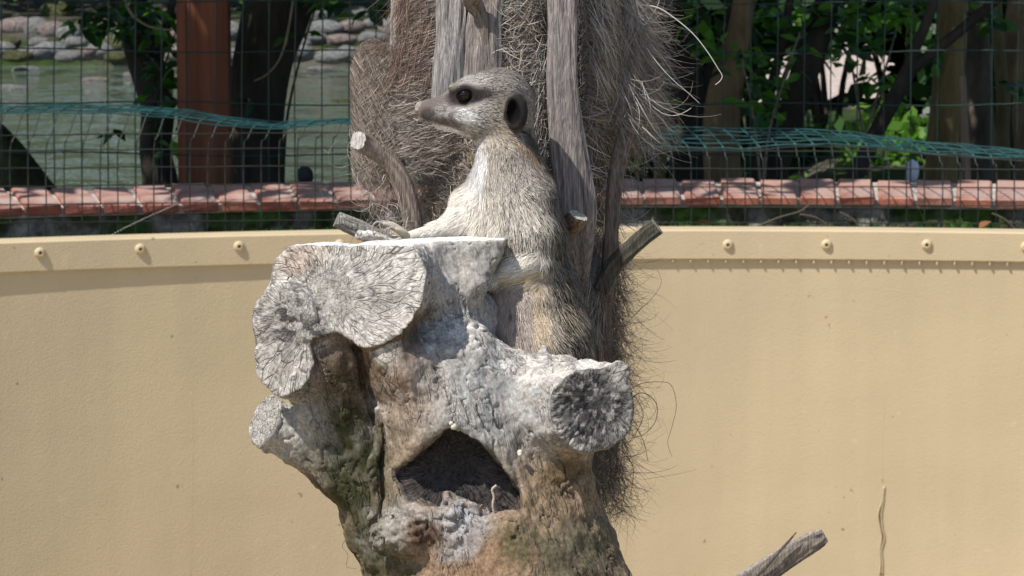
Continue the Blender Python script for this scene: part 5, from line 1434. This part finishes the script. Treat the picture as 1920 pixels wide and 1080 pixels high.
bush(1930, 60, 12.8, 0.45, 0.70, 'dense dark bush past the last tan trunk')
bush(1180, 60, 13.4, 0.55, 0.75, 'dark bush hidden behind the palm fibre', n=1800)
bush(1500, 300, 13.8, 0.35, 0.14, 'low weeds between the slanting trunks', LM[1], 500, 0.08)
bush(1660, 290, 13.2, 0.35, 0.16, 'low weeds behind the forking thin tree', LM[0], 500, 0.08)
# loose things lying along the bricks
def lump(name, px, py, r_, d_, m_, label, cat, sq=(1, 1, 1), seed=3):
    p = at(px, py, d_); o = put(name, rock_mesh(seed, m_), p); s = r_ * d_ / DPX
    o.scale = (s * sq[0], s * sq[1], s * sq[2]); return tag(o, label, cat)
M_rk = [mat('grey_rock', (0.30, 0.30, 0.29), 0.9, 0.2, noise=(2.2, 0.5, 1.4), bump=(6, 0.8, 0.15)), mat('mossy_rock', (0.17, 0.18, 0.085), 0.95, 0.1, noise=(2.2, 0.4, 1.5), bump=(6, 0.9, 0.2)), mat('pinkish_rock', (0.33, 0.27, 0.25), 0.9, 0.2, noise=(2.2, 0.5, 1.4), bump=(6, 0.8, 0.15))]
M_db = mat('dark_stone', (0.035, 0.034, 0.036), 0.8, 0.2, noise=(3, 0.6, 1.3))
lump('stone', 572, 328, 15, 9.72, M_db, 'dark round stone on the back edge of the bricks', 'stone', (1, 1, 1.1))
lump('stone', 1711, 322, 15, 10.6, mat('white_object', (0.75, 0.76, 0.82), 0.5, 0.4), 'small white rounded object at the foot of the ochre trunk', 'stone', (0.8, 0.8, 1.6), 5)  # white thing of unknown kind, shaped as a rounded lump
M_ded = mat('dead_leaf', (0.23, 0.10, 0.045), 0.85, 0.2, noise=(20, 0.5, 1.4)); DM = mesh_data('dead_leaf', LG[0] * np.array([1.1, 1, 1.8]), LG[1], True, None, [M_ded])
for (x, y, s_, rz, rx, lb) in ((1330, 420, 26, 1.4, 0.5, 'curled brown leaf on the ledge below the stout tan trunk'), (1836, 428, 30, -0.9, 0.7, 'curled brown leaf standing on the tan rim under the bricks'), (1700, 428, 24, 1.9, 0.2, 'flat brown leaf lying along the ledge soil')):
    p = on_circle(x, y, RW + 0.10); o = put('dead_leaf', DM, p); s = s_ * 9 / DPX; o.scale = (s, s, s); o.rotation_euler = (rx, 0.3, rz); tag(o, lb, 'leaf')
for pts, lb in (([(1420, 425), (1460, 408), (1500, 396), (1520, 380)], 'thin dark twig lying against the mossy parapet'), ([(1575, 398), (1600, 412), (1612, 430), (1618, 441)], 'short twig hooked over the tan rim'), ([(1500, 402), (1530, 408), (1556, 425)], 'fine bent twig on the ledge'), ([(1860, 400), (1885, 412), (1910, 436)], 'slim twig by the curled leaf on the rim')):
    P = resample([on_circle(x, y, RW + 0.11) for x, y in pts], 16); v, f = tube(P, np.linspace(0.003, 0.0015, 16), 5)
    tag(mk('twig', v, f, BK_G, None), lb, 'twig')
# moss and crumbs on the ledge
n = 5000
aa = rng.uniform(A0 * 0.62, A1 * 0.5, n); rr_ = rng.uniform(RW + 0.09, RF + 0.03, n)
p = np.stack([CX + rr_ * np.sin(aa), CY + rr_ * np.cos(aa), ZWALL - 0.032 + 0 * aa], 1)
g_ = vn(np.stack([aa * 16, rr_ * 8, 0 * aa], 1), 61) > 0.42
p = p[g_]; n = len(p)
tip = p + np.stack([rng.normal(0, .008, n), rng.normal(0, .008, n), rng.uniform(0.01, 0.034, n)], 1)
V_, Q_ = strands(np.stack([p, (p + tip) / 2 + rng.normal(0, .003, (n, 3)), tip], 1), rng.uniform(0.004, 0.010, n), None, 0.2)
tag(mk('ledge_moss', V_, Q_, LM[1], None), 'low green moss and weeds along the ledge below the bricks', 'moss', kind='stuff')
# pond-side rocks, each its own stone
GR = 'stones of the far pond bank'
RM = [rock_mesh(s, M_rk[s % 3]) for s in range(9)]
LBL = {0: 'rounded grey stone of the far pond bank', 1: 'mossy yellow green stone of the far pond bank', 2: 'pinkish grey stone of the far pond bank'}
def rock(px, py, w_, h_, ks=None):
    p = atz(px, py, ZG + 0.02); dd = np.linalg.norm(p - CAM); s = dd / DPX
    k = rnd.randrange(9) if ks is None else rnd.choice([q for q in range(9) if q % 3 == ks])
    p[2] += h_ * s * 0.35
    o = put('rock', RM[k], p); o.scale = (w_ * s * 0.66, w_ * s * 0.6, h_ * s * 0.85); o.rotation_euler = (0, 0, rnd.uniform(0, 6.28) if abs(w_ - h_) < 12 else rnd.choice((0, 3.14)) + rnd.uniform(-.3, .3))
    tag(o, LBL[k % 3], 'rock', GR + ' ' + LBL[k % 3].split()[0])
for (x, y, w_, h_, k) in [(20, 22, 46, 34, 1), (75, 18, 34, 24, 0), (110, 36, 46, 30, 1), (30, 58, 52, 22, 2), (68, 62, 36, 24, 0), (98, 66, 40, 22, 2), (130, 72, 36, 22, 0), (72, 84, 30, 12, 0), (140, 86, 36, 14, 0), (180, 84, 38, 16, 2), (215, 92, 36, 16, 1), (12, 88, 40, 16, 1), (-40, 40, 60, 40, 0), (-50, 84, 60, 20, 2), (240, 80, 40, 24, 0), (160, 60, 30, 20, 1),
                          (598, 38, 44, 24, 0), (640, 20, 40, 22, 0), (668, 34, 44, 18, 0), (610, 60, 50, 18, 0), (660, 58, 40, 18, 2), (700, 52, 34, 16, 0), (590, 78, 40, 14, 0), (640, 80, 44, 14, 2), (700, 76, 44, 14, 0), (740, 60, 50, 22, 0), (800, 70, 60, 24, 2), (880, 60, 60, 26, 0), (960, 74, 60, 22, 1), (640, 2, 40, 22, 1), (560, 90, 40, 14, 0), (520, 70, 46, 22, 2), (420, 70, 60, 26, 0), (340, 74, 60, 24, 2)] + [(x_, 100 + (x_ * 7) % 13, 34 + (x_ * 5) % 17, 13 + (x_ * 3) % 9, (x_ // 31) % 3 if x_ % 2 else 0) for x_ in range(-60, 800, 31)]:
    rock(x, y, w_, h_, k)
# stones showing through the shallows
for (x, y, w_) in [(50, 130, 26), (20, 165, 30), (118, 120, 22), (260, 140, 30), (600, 130, 26), (690, 140, 24), (640, 190, 22), (180, 150, 26), (90, 112, 26)]:
    p = atz(x, y, ZPOND - 0.03); s = np.linalg.norm(p - CAM) / DPX
    o = put('rock', RM[rnd.randrange(9)], p); o.scale = (w_ * s, w_ * s * 0.7, w_ * s * 0.22); tag(o, 'low flat stone breaking the pond surface', 'rock', 'stones in the shallows')
# hedge and woodland above the view, added for the pond to reflect
hed = []
def hedge(name, x0, x1, y, z0, z1, dy, n, size, m_, label):
    p = np.stack([rng.uniform(x0, x1, n), y + rng.uniform(-dy, dy, n), z0 + (z1 - z0) * rng.uniform(0, 1, n) ** 0.9], 1)
    p[:, 1] += 1.2 * (fbm(p * 0.6, 71, 2) - 0.5) * 2
    p = p[vn(p * np.array([1.1, 0.6, 1.1]), 73) > 0.30]; n = len(p)
    q = rng.normal(size=(n, 3)); q /= np.linalg.norm(q, axis=1)[:, None]
    u = np.cross(q, rng.normal(size=(n, 3))); u /= np.linalg.norm(u, axis=1)[:, None]
    s = size * rng.uniform(0.6, 1.4, (n, 1))
    V = np.stack([p - q * s * .5, p + u * s * .28, p + q * s * .5, p - u * s * .28], 1).reshape(-1, 3)
    tag(mk(name, V, np.arange(4 * n).reshape(-1, 4), m_, None, smooth=False), label, 'shrubbery', kind='stuff')
hedge('shrubbery', -14, 3.5, 24.5, ZG + 0.2, 6.0, 1.6, 15000, 0.30, LM[1], 'out-of-view mass of shrubs above the far pond bank, added for reflections')
hedge('shrubbery', 2.5, 16, 26.5, ZG + 0.2, 6.5, 1.8, 14000, 0.30, LM[1], 'leafy woodland edge beyond the pale path')
# ---- spider thread and specks caught on the wall
M_web = mat('spider_silk', (0.8, 0.8, 0.8), 0.4, 0.4)
P = resample([on_circle(330, 383, RFe - 0.01), on_circle(240, 424, RFe - 0.05), on_circle(180, 458, RW + 0.01), on_circle(150, 478, RW - 0.013)], 20)
v, f = tube(P, 0.00035, 4); tag(mk('spider_thread', v, f, M_web, None), 'single pale spider thread stretched from the mesh to the tan wall', 'thread')
